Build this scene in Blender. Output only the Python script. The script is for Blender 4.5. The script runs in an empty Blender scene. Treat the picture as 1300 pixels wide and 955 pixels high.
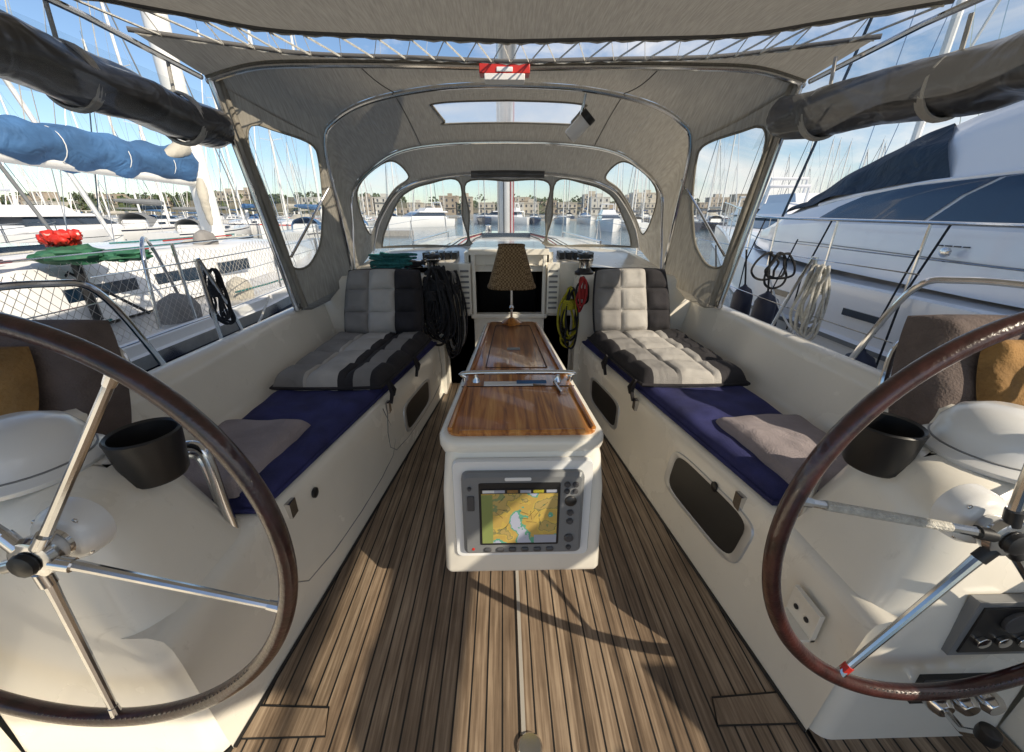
import bpy, math, random
from mathutils import Vector, Matrix, noise
R=random.Random(7)
sc=bpy.context.scene
V=Vector
# ------------------------------------------------------------------ materials
def newmat(name):
    m=bpy.data.materials.new(name);m.use_nodes=True
    nt=m.node_tree
    return m,nt,nt.nodes["Principled BSDF"]
def nd(nt,t,**k):
    n=nt.nodes.new(t)
    for a,b in k.items():setattr(n,a,b)
    return n
def c4(c):return (min(c[0],1),min(c[1],1),min(c[2],1),1)
def mat(name,col,rough=.5,metal=0,var=.1,vs=4,bump=0,bs=60,coat=0,stretch=(1,1,1),trans=0,col2=None,rvar=0,wr=0,dirt=0):
    m,nt,p=newmat(name)
    tc=nd(nt,"ShaderNodeTexCoord");mp=nd(nt,"ShaderNodeMapping")
    mp.inputs['Scale'].default_value=stretch
    nt.links.new(tc.outputs['Object'],mp.inputs[0])
    n=nd(nt,"ShaderNodeTexNoise");n.inputs['Scale'].default_value=vs;n.inputs['Detail'].default_value=5
    nt.links.new(mp.outputs[0],n.inputs['Vector'])
    r=nd(nt,"ShaderNodeValToRGB")
    r.color_ramp.elements[0].position=.3;r.color_ramp.elements[1].position=.7
    a=col;b=col2 or tuple(x*(1+var) for x in col)
    if not col2:a=tuple(x*(1-var) for x in col)
    r.color_ramp.elements[0].color=c4(a);r.color_ramp.elements[1].color=c4(b)
    nt.links.new(n.outputs[0],r.inputs[0])
    cout=r.outputs[0]
    if dirt:
        # fine scuffs and grime speckle
        nz=nd(nt,"ShaderNodeTexNoise");nz.inputs['Scale'].default_value=9;nz.inputs['Detail'].default_value=12;nz.inputs['Roughness'].default_value=.75;nz.inputs['Distortion'].default_value=.8
        nt.links.new(tc.outputs['Object'],nz.inputs['Vector'])
        rr=nd(nt,"ShaderNodeValToRGB");rr.color_ramp.elements[0].position=.60;rr.color_ramp.elements[1].position=.74
        rr.color_ramp.elements[0].color=(0,0,0,1);rr.color_ramp.elements[1].color=(dirt,dirt,dirt,1)
        nt.links.new(nz.outputs[0],rr.inputs[0])
        mx0=nd(nt,"ShaderNodeMixRGB");nt.links.new(rr.outputs[0],mx0.inputs[0]);nt.links.new(cout,mx0.inputs[1]);mx0.inputs[2].default_value=(.38,.33,.26,1)
        cout=mx0.outputs[0]
    nt.links.new(cout,p.inputs['Base Color'])
    p.inputs['Roughness'].default_value=rough;p.inputs['Metallic'].default_value=metal
    p.inputs['Coat Weight'].default_value=coat;p.inputs['Coat Roughness'].default_value=.06
    if rvar:
        mr=nd(nt,"ShaderNodeMapRange");mr.inputs[3].default_value=max(rough-rvar,.02);mr.inputs[4].default_value=rough+rvar
        nt.links.new(n.outputs[0],mr.inputs[0]);nt.links.new(mr.outputs[0],p.inputs['Roughness'])
    bn=None
    if bump:
        n2=nd(nt,"ShaderNodeTexNoise");n2.inputs['Scale'].default_value=bs;n2.inputs['Detail'].default_value=3
        nt.links.new(mp.outputs[0],n2.inputs['Vector'])
        bn=nd(nt,"ShaderNodeBump");bn.inputs['Strength'].default_value=bump;bn.inputs['Distance'].default_value=.01
        nt.links.new(n2.outputs[0],bn.inputs['Height']);nt.links.new(bn.outputs[0],p.inputs['Normal'])
    if wr:
        n3=nd(nt,"ShaderNodeTexNoise");n3.inputs['Scale'].default_value=4.5;n3.inputs['Detail'].default_value=2;n3.inputs['Distortion'].default_value=1.5
        nt.links.new(tc.outputs['Object'],n3.inputs['Vector'])
        b2=nd(nt,"ShaderNodeBump");b2.inputs['Strength'].default_value=wr;b2.inputs['Distance'].default_value=.04
        nt.links.new(n3.outputs[0],b2.inputs['Height'])
        if bn:nt.links.new(bn.outputs[0],b2.inputs['Normal'])
        nt.links.new(b2.outputs[0],p.inputs['Normal'])
    if trans:
        t=nd(nt,"ShaderNodeBsdfTranslucent");mx=nd(nt,"ShaderNodeMixShader");mx.inputs[0].default_value=trans
        nt.links.new(r.outputs[0],t.inputs[0])
        o=nt.nodes["Material Output"]
        nt.links.new(p.outputs[0],mx.inputs[1]);nt.links.new(t.outputs[0],mx.inputs[2]);nt.links.new(mx.outputs[0],o.inputs[0])
    return m
GEL=mat("gelcoat",(.84,.80,.71),.26,var=.05,vs=3,coat=.35,rvar=.08,dirt=.35)
WHT=mat("white_paint",(.80,.80,.79),.25,var=.04,vs=2,coat=.3)
YW=mat("yacht_white",(.84,.84,.85),.18,var=.02,vs=.7,coat=.5)
SS=mat("stainless",(.66,.66,.66),.14,1,var=.08,vs=20)
ALU=mat("aluminium",(.6,.61,.62),.4,.6,var=.1)
MASTW=mat("mast_white",(.8,.8,.78),.4,var=.08)
CANV=mat("grey_canvas",(.355,.33,.28),.9,var=.17,vs=4,bump=.4,bs=40,trans=.32,stretch=(45,3,3),wr=.5)
CANVD=mat("canvas_trim",(.12,.115,.11),.8,var=.1,bump=.3,bs=200)
NAVY=mat("navy_fabric",(.024,.027,.115),.9,var=.35,vs=9,bump=.5,bs=220,wr=.3)
MAUVE=mat("mauve_fabric",(.31,.27,.28),.95,var=.2,vs=6,bump=.5,bs=180,wr=.5)
CGREY=mat("cushion_grey",(.26,.25,.24),.92,var=.15,vs=8,bump=.6,bs=250,wr=.4)
CLIGHT=mat("cushion_light",(.48,.46,.43),.92,var=.12,vs=8,bump=.6,bs=250,wr=.4)
CBLK=mat("cushion_black",(.026,.024,.028),.9,var=.3,vs=8,bump=.6,bs=250,wr=.4)
SEATB=mat("helm_seat_fabric",(.13,.10,.09),.9,var=.25,vs=8,bump=.5,bs=150,wr=.5)
MUST=mat("mustard_cloth",(.27,.15,.05),.9,var=.35,vs=7,bump=.6,bs=90,wr=.8)
RIM=mat("mahogany_rim",(.042,.012,.010),.3,var=.5,vs=30,coat=.6,bump=.15,bs=120)
BLK=mat("black_plastic",(.015,.015,.016),.4,var=.2)
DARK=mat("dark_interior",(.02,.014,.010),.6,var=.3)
ROPEB=mat("rope_black",(.02,.02,.024),.85,var=.5,vs=60,bump=.8,bs=300)
ROPEW=mat("rope_white",(.6,.58,.52),.85,var=.2,vs=60,bump=.8,bs=300)
ROPEG=mat("rope_teal",(.03,.19,.19),.85,var=.4,vs=60,bump=.8,bs=300)
ROPEY=mat("rope_yellow",(.5,.45,.03),.8,var=.2,vs=60,bump=.8,bs=300)
ROPER=mat("rope_red",(.4,.03,.03),.8,var=.2,vs=60,bump=.8,bs=300)
GREYP=mat("plotter_grey",(.20,.205,.21),.4,var=.04)
GREYB=mat("button_grey",(.07,.07,.075),.4,var=.04)
REDM=mat("red_plastic",(.55,.03,.02),.35,var=.1)
BLUEC=mat("blue_sail_cover",(.05,.135,.29),.8,var=.35,vs=5,bump=.8,bs=9,stretch=(1,.4,1),wr=.8)
NAVYC=mat("navy_cover",(.012,.03,.055),.75,var=.3,vs=3,bump=.7,bs=5,wr=1)
YWIN=mat("yacht_glass",(.008,.022,.045),.05,var=.2,vs=1,coat=1)
NAVYH=mat("navy_hull",(.012,.02,.05),.15,var=.2,vs=1,coat=.5)
TEAL=mat("green_tarp",(.03,.13,.07),.7,var=.4,vs=9)
ROLL=mat("rolled_curtain",(.07,.07,.075),.3,var=.6,vs=5,coat=.4,bump=.5,bs=9,stretch=(1,.25,1),wr=.8)
def varnish():
    m,nt,p=newmat("varnished_teak")
    tc=nd(nt,"ShaderNodeTexCoord");mp=nd(nt,"ShaderNodeMapping");mp.inputs['Scale'].default_value=(26,1.6,10)
    nt.links.new(tc.outputs['Object'],mp.inputs[0])
    n=nd(nt,"ShaderNodeTexNoise");n.inputs['Scale'].default_value=1.6;n.inputs['Detail'].default_value=8;n.inputs['Distortion'].default_value=1.2
    nt.links.new(mp.outputs[0],n.inputs['Vector'])
    r=nd(nt,"ShaderNodeValToRGB");e=r.color_ramp.elements
    e[0].position=.3;e[0].color=(.16,.04,.008,1);e[1].position=.72;e[1].color=(.68,.33,.085,1)
    x=e.new(.5);x.color=(.47,.17,.033,1)
    nt.links.new(n.outputs[0],r.inputs[0]);nt.links.new(r.outputs[0],p.inputs['Base Color'])
    p.inputs['Roughness'].default_value=.3;p.inputs['Coat Weight'].default_value=.7;p.inputs['Coat Roughness'].default_value=.07
    return m
VARN=varnish()
def teak(name,planks=True):
    m,nt,p=newmat(name);L=nt.links.new
    tc=nd(nt,"ShaderNodeTexCoord");sx=nd(nt,"ShaderNodeSeparateXYZ");L(tc.outputs['Object'],sx.inputs[0])
    def mth(op,a,b=None):
        n=nd(nt,"ShaderNodeMath",operation=op)
        if hasattr(a,'is_output'):L(a,n.inputs[0])
        else:n.inputs[0].default_value=a
        if b is not None:
            if hasattr(b,'is_output'):L(b,n.inputs[1])
            else:n.inputs[1].default_value=b
        return n.outputs[0]
    q=mth('DIVIDE',mth('ADD',sx.outputs[0],10.0),.047)
    fr=mth('FRACT',q);fl=mth('FLOOR',q)
    wn=nd(nt,"ShaderNodeTexWhiteNoise",noise_dimensions='1D');L(fl,wn.inputs['W'])
    mp=nd(nt,"ShaderNodeMapping");mp.inputs['Scale'].default_value=(70,3.0,1);L(tc.outputs['Object'],mp.inputs[0])
    n=nd(nt,"ShaderNodeTexNoise");n.inputs['Scale'].default_value=1.5;n.inputs['Detail'].default_value=8;L(mp.outputs[0],n.inputs['Vector'])
    n3=nd(nt,"ShaderNodeTexNoise");n3.inputs['Scale'].default_value=2.3;n3.inputs['Detail'].default_value=7;n3.inputs['Roughness'].default_value=.65;L(tc.outputs['Object'],n3.inputs['Vector'])
    s=mth('ADD',mth('MULTIPLY',n.outputs[0],.62),mth('ADD',mth('MULTIPLY',wn.outputs[0],.18),mth('MULTIPLY',n3.outputs[0],.36)))
    r=nd(nt,"ShaderNodeValToRGB");e=r.color_ramp.elements
    e[0].position=.37;e[0].color=(.08,.053,.034,1);e[1].position=.83;e[1].color=(.48,.37,.26,1)
    x=e.new(.58);x.color=(.23,.165,.11,1)
    L(s,r.inputs[0])
    if planks:
        mk=mth('LESS_THAN',mth('ABSOLUTE',mth('SUBTRACT',fr,.5)),.06)
        mx=nd(nt,"ShaderNodeMixRGB");L(mk,mx.inputs[0]);L(r.outputs[0],mx.inputs[1]);mx.inputs[2].default_value=(.012,.011,.01,1)
        L(mx.outputs[0],p.inputs['Base Color'])
        h=mth('SUBTRACT',mth('MULTIPLY',n.outputs[0],.3),mk)
    else:
        L(r.outputs[0],p.inputs['Base Color']);h=mth('MULTIPLY',n.outputs[0],.3)
    bn=nd(nt,"ShaderNodeBump");bn.inputs['Strength'].default_value=.5;bn.inputs['Distance'].default_value=.004
    L(h,bn.inputs['Height']);L(bn.outputs[0],p.inputs['Normal'])
    p.inputs['Roughness'].default_value=.5
    return m
TEAK=teak("weathered_teak");TEAKP=teak("teak_margin",False)
def vinyl(name,tint,g):
    m=bpy.data.materials.new(name);m.use_nodes=True;nt=m.node_tree;nt.nodes.clear();L=nt.links.new
    t=nd(nt,"ShaderNodeBsdfTransparent");t.inputs[0].default_value=(*tint,1)
    gl=nd(nt,"ShaderNodeBsdfGlossy");gl.inputs['Roughness'].default_value=.08
    df=nd(nt,"ShaderNodeBsdfTranslucent");df.inputs[0].default_value=(.8,.8,.8,1)
    m1=nd(nt,"ShaderNodeMixShader");m1.inputs[0].default_value=g
    m2=nd(nt,"ShaderNodeMixShader");m2.inputs[0].default_value=.05
    o=nd(nt,"ShaderNodeOutputMaterial")
    L(t.outputs[0],m1.inputs[1]);L(df.outputs[0],m1.inputs[2]);L(m1.outputs[0],m2.inputs[1]);L(gl.outputs[0],m2.inputs[2]);L(m2.outputs[0],o.inputs[0])
    return m
VIN=vinyl("clear_vinyl",(.95,.97,.97),.07)
VINS=vinyl("milky_vinyl",(.9,.93,.95),.45)
def weave():
    m,nt,p=newmat("wicker");L=nt.links.new
    tc=nd(nt,"ShaderNodeTexCoord")
    n=nd(nt,"ShaderNodeTexNoise");n.inputs['Scale'].default_value=30;L(tc.outputs['Object'],n.inputs['Vector'])
    w=nd(nt,"ShaderNodeTexChecker");w.inputs['Scale'].default_value=110
    w.inputs['Color1'].default_value=(.36,.25,.13,1);w.inputs['Color2'].default_value=(.15,.09,.04,1)
    ad=nd(nt,"ShaderNodeVectorMath",operation='MULTIPLY_ADD');L(n.outputs[1],ad.inputs[0]);ad.inputs[1].default_value=(.008,.008,.008);L(tc.outputs['Object'],ad.inputs[2])
    L(ad.outputs[0],w.inputs['Vector']);L(w.outputs[0],p.inputs['Base Color']);p.inputs['Roughness'].default_value=.8
    bn=nd(nt,"ShaderNodeBump");bn.inputs['Distance'].default_value=.004;L(w.outputs[1],bn.inputs['Height']);L(bn.outputs[0],p.inputs['Normal'])
    t=nd(nt,"ShaderNodeBsdfTranslucent");mx=nd(nt,"ShaderNodeMixShader");mx.inputs[0].default_value=.3
    L(w.outputs[0],t.inputs[0]);o=nt.nodes["Material Output"]
    L(p.outputs[0],mx.inputs[1]);L(t.outputs[0],mx.inputs[2]);L(mx.outputs[0],o.inputs[0])
    return m
WICK=weave()
def chart():
    m,nt,p=newmat("chart_screen");L=nt.links.new
    tc=nd(nt,"ShaderNodeTexCoord")
    n=nd(nt,"ShaderNodeTexNoise");n.inputs['Scale'].default_value=11;n.inputs['Detail'].default_value=6;L(tc.outputs['Object'],n.inputs['Vector'])
    r=nd(nt,"ShaderNodeValToRGB");r.color_ramp.interpolation='CONSTANT';e=r.color_ramp.elements
    e[0].position=0;e[0].color=(.36,.38,.47,1);e[1].position=.42;e[1].color=(.10,.30,.20,1)
    for q,c in((.45,(.42,.29,.08,1)),(.52,(.46,.33,.08,1)),(.55,(.22,.20,.08,1)),(.565,(.38,.28,.10,1)),(.64,(.18,.22,.10,1))):
        x=e.new(q);x.color=c
    L(n.outputs[0],r.inputs[0]);L(r.outputs[0],p.inputs['Base Color'])
    p.inputs['Roughness'].default_value=.15;L(r.outputs[0],p.inputs['Emission Color']);p.inputs['Emission Strength'].default_value=.15
    return m
CHART=chart()
# ------------------------------------------------------------------ mesh builder
class M:
    def __init__(s):s.v=[];s.f=[];s.mi=[];s.mats=[]
    def m(s,mt):
        if mt not in s.mats:s.mats.append(mt)
        return s.mats.index(mt)
    def add(s,vs,fs,mt):
        o=len(s.v);s.v+= [tuple(x) for x in vs];k=s.m(mt)
        for f in fs:s.f.append(tuple(o+i for i in f));s.mi.append(k)
    def box(s,a,b,mt,rot=None,c=None):
        x0,y0,z0=a;x1,y1,z1=b
        vs=[V(p) for p in((x0,y0,z0),(x1,y0,z0),(x1,y1,z0),(x0,y1,z0),(x0,y0,z1),(x1,y0,z1),(x1,y1,z1),(x0,y1,z1))]
        if rot:
            c=c or (V(a)+V(b))/2
            vs=[rot@(p-V(c))+V(c) for p in vs]
        s.add(vs,[(0,3,2,1),(4,5,6,7),(0,1,5,4),(1,2,6,5),(2,3,7,6),(3,0,4,7)],mt)
    def loft(s,rings,mt,closed=True,cap=True,mf=None):
        n=len(rings[0]);o=len(s.v)
        for r in rings:s.v+=[tuple(p) for p in r]
        k=s.m(mt)
        for i in range(len(rings)-1):
            for j in range(n if closed else n-1):
                a=o+i*n+j;b=o+i*n+(j+1)%n
                s.f.append((a,b,b+n,a+n));s.mi.append(s.m(mf(i,j)) if mf else k)
        if cap:
            s.f.append(tuple(o+j for j in range(n))[::-1]);s.mi.append(k)
            e=o+(len(rings)-1)*n
            s.f.append(tuple(e+j for j in range(n)));s.mi.append(k)
    def tube(s,path,r,mt,n=8,closed=False,cap=True,flat=1):
        P=[V(p) for p in path];L=len(P)
        rr=r if isinstance(r,(list,tuple)) else [r]*L
        T=[]
        for i in range(L):
            a=P[(i-1)%L] if closed or i>0 else P[i];b=P[(i+1)%L] if closed or i<L-1 else P[i]
            t=(b-a)
            T.append(t.normalized() if t.length>1e-9 else V((0,0,1)))
        u=T[0].orthogonal().normalized();rings=[]
        for i in range(L):
            u=(u-T[i]*u.dot(T[i]))
            u=u.normalized() if u.length>1e-6 else T[i].orthogonal().normalized()
            w=T[i].cross(u)
            rings.append([P[i]+(u*math.cos(2*math.pi*j/n)*flat+w*math.sin(2*math.pi*j/n))*rr[i] for j in range(n)])
        if closed:rings.append(rings[0])
        s.loft(rings,mt,cap=cap and not closed)
    def lathe(s,prof,c,mt,axis=(0,0,1),n=24,cap=True):
        q=V((0,0,1)).rotation_difference(V(axis).normalized())
        s.loft([[V(c)+q@V((max(r,1e-4)*math.cos(2*math.pi*j/n),max(r,1e-4)*math.sin(2*math.pi*j/n),z)) for j in range(n)] for r,z in prof],mt,cap=cap)
    def patch(s,fn,nu,nv,mt,u0=0,u1=1,v0=0,v1=1,mf=None):
        o=len(s.v)
        for i in range(nu+1):
            for j in range(nv+1):
                s.v.append(tuple(fn(u0+(u1-u0)*i/nu,v0+(v1-v0)*j/nv)))
        for i in range(nu):
            for j in range(nv):
                a=o+i*(nv+1)+j
                s.f.append((a,a+1,a+nv+2,a+nv+1));s.mi.append(s.m(mf((i+.5)/nu,(j+.5)/nv) if mf else mt))
    def obj(s,name,parent=None,smooth=35,bevel=0,loc=None,mesh_only=False):
        me=bpy.data.meshes.new(name);me.from_pydata(s.v,[],s.f)
        for x in s.mats:me.materials.append(x)
        me.polygons.foreach_set('material_index',s.mi)
        me.polygons.foreach_set('use_smooth',[True]*len(s.f))
        me.update()
        me.set_sharp_from_angle(angle=math.radians(smooth))
        if mesh_only:return me
        ob=bpy.data.objects.new(name,me);bpy.context.collection.objects.link(ob)
        if parent:ob.parent=parent
        if loc:ob.location=loc
        if bevel:
            b=ob.modifiers.new("b",'BEVEL');b.width=bevel;b.segments=3;b.limit_method='ANGLE';b.angle_limit=math.radians(50)
        return ob
def empty(name,loc=(0,0,0)):
    e=bpy.data.objects.new(name,None);e.location=loc;bpy.context.collection.objects.link(e);return e
def cr(P,n=8,closed=False):
    P=[V(p) for p in P];L=len(P);out=[]
    for i in range(L if closed else L-1):
        if closed:a,b,c,d=P[(i-1)%L],P[i],P[(i+1)%L],P[(i+2)%L]
        else:a,b,c,d=P[max(i-1,0)],P[i],P[i+1],P[min(i+2,L-1)]
        for k in range(n):
            t=k/n
            out.append(.5*((2*b)+(c-a)*t+(2*a-5*b+4*c-d)*t*t+(3*b-a-3*c+d)*t**3))
    if not closed:out.append(P[-1])
    return out
def crat(P,x):
    L=len(P);i=min(int(x),L-2);t=x-i
    a,b,c,d=P[max(i-1,0)],P[i],P[i+1],P[min(i+2,L-1)]
    return .5*((2*b)+(c-a)*t+(2*a-5*b+4*c-d)*t*t+(3*b-a-3*c+d)*t**3)
def lerp(a,b,t):return a+(b-a)*t
def interp(tab,y):
    if y<=tab[0][0]:return list(tab[0][1:])
    for p,q in zip(tab,tab[1:]):
        if y<=q[0]:
            t=(y-p[0])/(q[0]-p[0]);return [lerp(a,b,t) for a,b in zip(p[1:],q[1:])]
    return list(tab[-1][1:])
# ------------------------------------------------------------------ own boat: cockpit moulding
XF=lambda y:.79-(y-.62)*.115
XS=lambda y:.835-(y-1.0)*.165 if y>1 else .835
cock=M()
ys=[.62,.8,1.0,1.25,1.5,1.75,2.0,2.3,2.6,2.9]
for sg in(-1,1):
    rings=[]
    for y in ys:
        xs=max(XS(y),.55)
        pts=[(XF(y),0),(XF(y)+.006,.05),(xs-.018,.36),(xs-.012,.41),(xs,.44),(xs+.03,.452),(1.22,.452),(1.265,.47),(1.30,.52),(1.345,.72),(1.36,.765),(1.385,.785),(1.43,.78),(1.46,.75),(1.49,.60),(1.53,.53),(1.70,.50),(1.73,.53),(1.75,.50),(1.74,.2),(1.6,-.95)]
        rings.append([V((sg*a,y,b)) for a,b in pts])
    cock.loft(rings,GEL,closed=False,cap=False)
    rings=[]
    for y in(-1.8,-.5,.62):
        pts=[(1.35,0),(1.35,.45),(1.36,.765),(1.385,.785),(1.43,.78),(1.46,.75),(1.49,.60),(1.53,.53),(1.70,.50),(1.73,.53),(1.75,.50),(1.74,.2),(1.6,-.95)]
        rings.append([V((sg*a,y,b)) for a,b in pts])
    cock.loft(rings,GEL,closed=False,cap=False)
    cock.loft([[V((sg*a,2.88+.02*k,z)) for a,k in((.50,0),(1.40,0),(1.40,10),(.50,10))] for z in(0,.5,.90)]+[[V((sg*a,y,.93)) for a,y in((.52,2.91),(1.38,2.91),(1.38,3.1),(.52,3.1))]],GEL)
    cock.box((sg*.27 if sg>0 else -.56,3.09,0),(sg*.56 if sg>0 else -.27,3.13,1.0),GEL)
    cock.box((min(sg*.255,sg*.285),3.065,.58),(max(sg*.255,sg*.285),3.09,1.07),GEL)
cock.box((-.5,3.09,0),(.5,3.13,.60),GEL)
cock.box((-.30,3.06,.575),(.30,3.14,.61),GEL)
cock.box((-1.345,-.4,.0),(-.815,.598,.028),GEL)
cock.obj("cockpit_moulding",bevel=.008,smooth=50)
fd=M();rings=[]
HT=[(2.9,1.75,.50,1.60),(4.5,1.85,.52,1.62),(6.5,1.8,.58,1.5),(8.5,1.5,.64,1.15),(10.5,.95,.70,.6),(12,.4,.75,.2),(12.8,.03,.78,.02)]
sl_=[[],[]]
for i in range(26):
    y=2.9+i*.396;w,z,wb=interp(HT,y)
    if i<=4:
        for q,sg in enumerate((-1,1)):
            sl_[q].append([V((sg*a,y,b)) for a,b in((wb,-.95),(w,z-.25),(w,z),(w-.02,z+.04),(w*.93,z),(1.15,z+.01))])
    if i>=4:rings.append([V(p) for p in((-wb,y,-.95),(-w,y,z-.25),(-w,y,z),(-w+.02,y,z+.04),(-w*.93,y,z),(0,y,z+.05),(w*.93,y,z),(w-.02 if w>.05 else w,y,z+.04),(w,y,z),(w,y,z-.25),(wb,y,-.95))])
fd.loft(rings,GEL,closed=False,cap=False)
for q in sl_:fd.loft(q,GEL,closed=False,cap=False)
CT=[(3.1,1.36,.50,.95),(3.9,1.30,.5,1.03),(5.2,1.2,.53,1.04),(7,1.0,.6,1.0),(8.2,.8,.63,.9),(9,.5,.65,.72)]
rings=[]
for i in range(20):
    y=3.1+i*.31;w,z0,z1=interp(CT,y)
    rings.append([V(p) for p in((-w,y,z0),(-w+.05,y,lerp(z0,z1,.75)),(-w+.13,y,z1-.02),(-w+.22,y,z1),(0,y,z1+.035),(w-.22,y,z1),(w-.13,y,z1-.02),(w-.05,y,lerp(z0,z1,.75)),(w,y,z0))])
fd.loft(rings,GEL,closed=False,cap=False)
fd.box((-.34,3.13,.93),(.34,4.7,1.075),GEL)
fd.box((-.30,3.06,1.06),(.30,3.95,1.10),GEL)
for sg in(-1,1):
    for k in range(5):
        x=sg*(.44+.06*k);fd.box((x-.02,3.35,.985),(x+.02,3.55,1.05),BLK)
        fd.tube([(x,3.55,1.01),(x*.8,4.6,1.085),(x*.5,5.9,1.09)],.006,[ROPEB,ROPEW,ROPER,ROPEB,ROPEW][k],n=5)
    fd.tube([(sg*.95,4.2,1.0),(sg*.95,4.2,1.08),(sg*.85,6.2,1.09),(sg*.85,6.2,1.0)],.012,SS)
fd.box((-.3,5.2,1.05),(.3,5.8,1.12),YWIN)
fd.obj("sailboat_foredeck",bevel=.01,smooth=50)
ci=M()
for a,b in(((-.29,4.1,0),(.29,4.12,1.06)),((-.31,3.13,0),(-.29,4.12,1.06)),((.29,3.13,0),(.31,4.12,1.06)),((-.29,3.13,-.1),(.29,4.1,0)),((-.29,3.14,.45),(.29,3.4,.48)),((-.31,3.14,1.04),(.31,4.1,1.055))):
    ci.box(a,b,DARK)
for sg in(-1,1):
    x=sg*.335
    ci.box((x-.045,3.03,.62),(x+.045,3.055,1.0),GEL)
    for k in range(8):
        ci.box((x-.032,3.022,.66+k*.04),(x+.032,3.034,.675+k*.04),GREYP)
ci.obj("companionway",bevel=.003)
# teak floor
fl=M()
def fx(u,v):
    y=lerp(.50,3.09,v);x=XF(y)*(2*u-1);return (x,y,.006)
fl.patch(fx,8,12,TEAK)
fl.add([(-.80,-1.4,.006),(1.34,-1.4,.006),(1.34,.50,.006),(-.80,.50,.006)],[(0,1,2,3)],TEAK)
fl.add([(XF(.5),.50,.006),(1.34,.50,.006),(1.34,.64,.006),(XF(.5),.64,.006)],[(0,1,2,3)],TEAK)
fl.box((-1.35,-1.5,-.03),(1.35,3.1,-.004),BLK)
for sg in(-1,1):
    q=lambda y,d:(sg*(XF(y)-d),y,.0095)
    fl.add([q(.64,.0),q(.715,0),q(.705,.21),q(.64,.235)],[(0,1,2,3)],TEAKP)
    pts=[q(.718,.0),q(.708,.212),q(.638,.238),q(.638,.0)]
    fl.tube([V(p)+V((0,0,-.001)) for p in pts],.0025,BLK,n=4)
    fl.tube([V(q(y,.004)) for y in(.62,1.2,2,3.05)],.006,BLK,n=5)
fl.add([(-.006,.50,.010),(.006,.50,.010),(.006,3.05,.010),(-.006,3.05,.010)],[(0,1,2,3)],mat("pale_seam",(.42,.39,.34),.6))
fl.lathe([(.0,.012),(.03,.012),(.035,.006),(.035,0)],(.015,.60,.006),SS)
fl.obj("teak_cockpit_floor")
for sg in(-1,1):
    b=M()
    def wallpt(y,z,d=0):
        x0=XF(y)+.006;x1=max(XS(y),.55)-.018;t=(z-.05)/.31
        return V((sg*(lerp(x0,x1,t)-d),y,z))
    ports=[(1.04,1.50,.17,.36)] if sg>0 else []
    ports+=[(2.08,2.52,.12,.30)]
    for (y0,y1,z0,z1) in ports:
        cy,cz=(y0+y1)/2,(z0+z1)/2;hy,hz=(y1-y0)/2,(z1-z0)/2
        def ring(sc_,d,e=.4):
            o=[]
            for k in range(32):
                a=2*math.pi*(k+.5)/32;c,s_=math.cos(a),math.sin(a)
                o.append(wallpt(cy+hy*sc_*math.copysign(abs(c)**e,c),cz+hz*sc_*math.copysign(abs(s_)**e,s_),d))
            return o
        b.loft([ring(1.10,0),ring(1.09,.007),ring(.97,.007),ring(.94,.003)],ALU,cap=False)
        b.loft([ring(.96,.0035),ring(.3,.0035)],BLK,cap=True)
    for(y0,y1) in((1.05,1.85),(1.9,2.8)):
        ls=[wallpt(y0,.405,.001),wallpt(y0,.12,.001),wallpt(y1,.12,.001),wallpt(y1,.405,.001)]
        if sg<0:b.tube(cr(ls,4),.0025,GREYP,n=4)
    p=wallpt(1.24,.36,0)
    b.lathe([(.02,0),(.02,.008),(.012,.012),(0,.012)],p,BLK,axis=(-sg,0,0))
    for yy in (1.12,1.9):b.box(tuple(wallpt(yy,.39,.004)-V((.01,.02,.03))),tuple(wallpt(yy,.39,.004)+V((.01,.02,.03))),SS)
    b.obj("locker_fittings")
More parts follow.
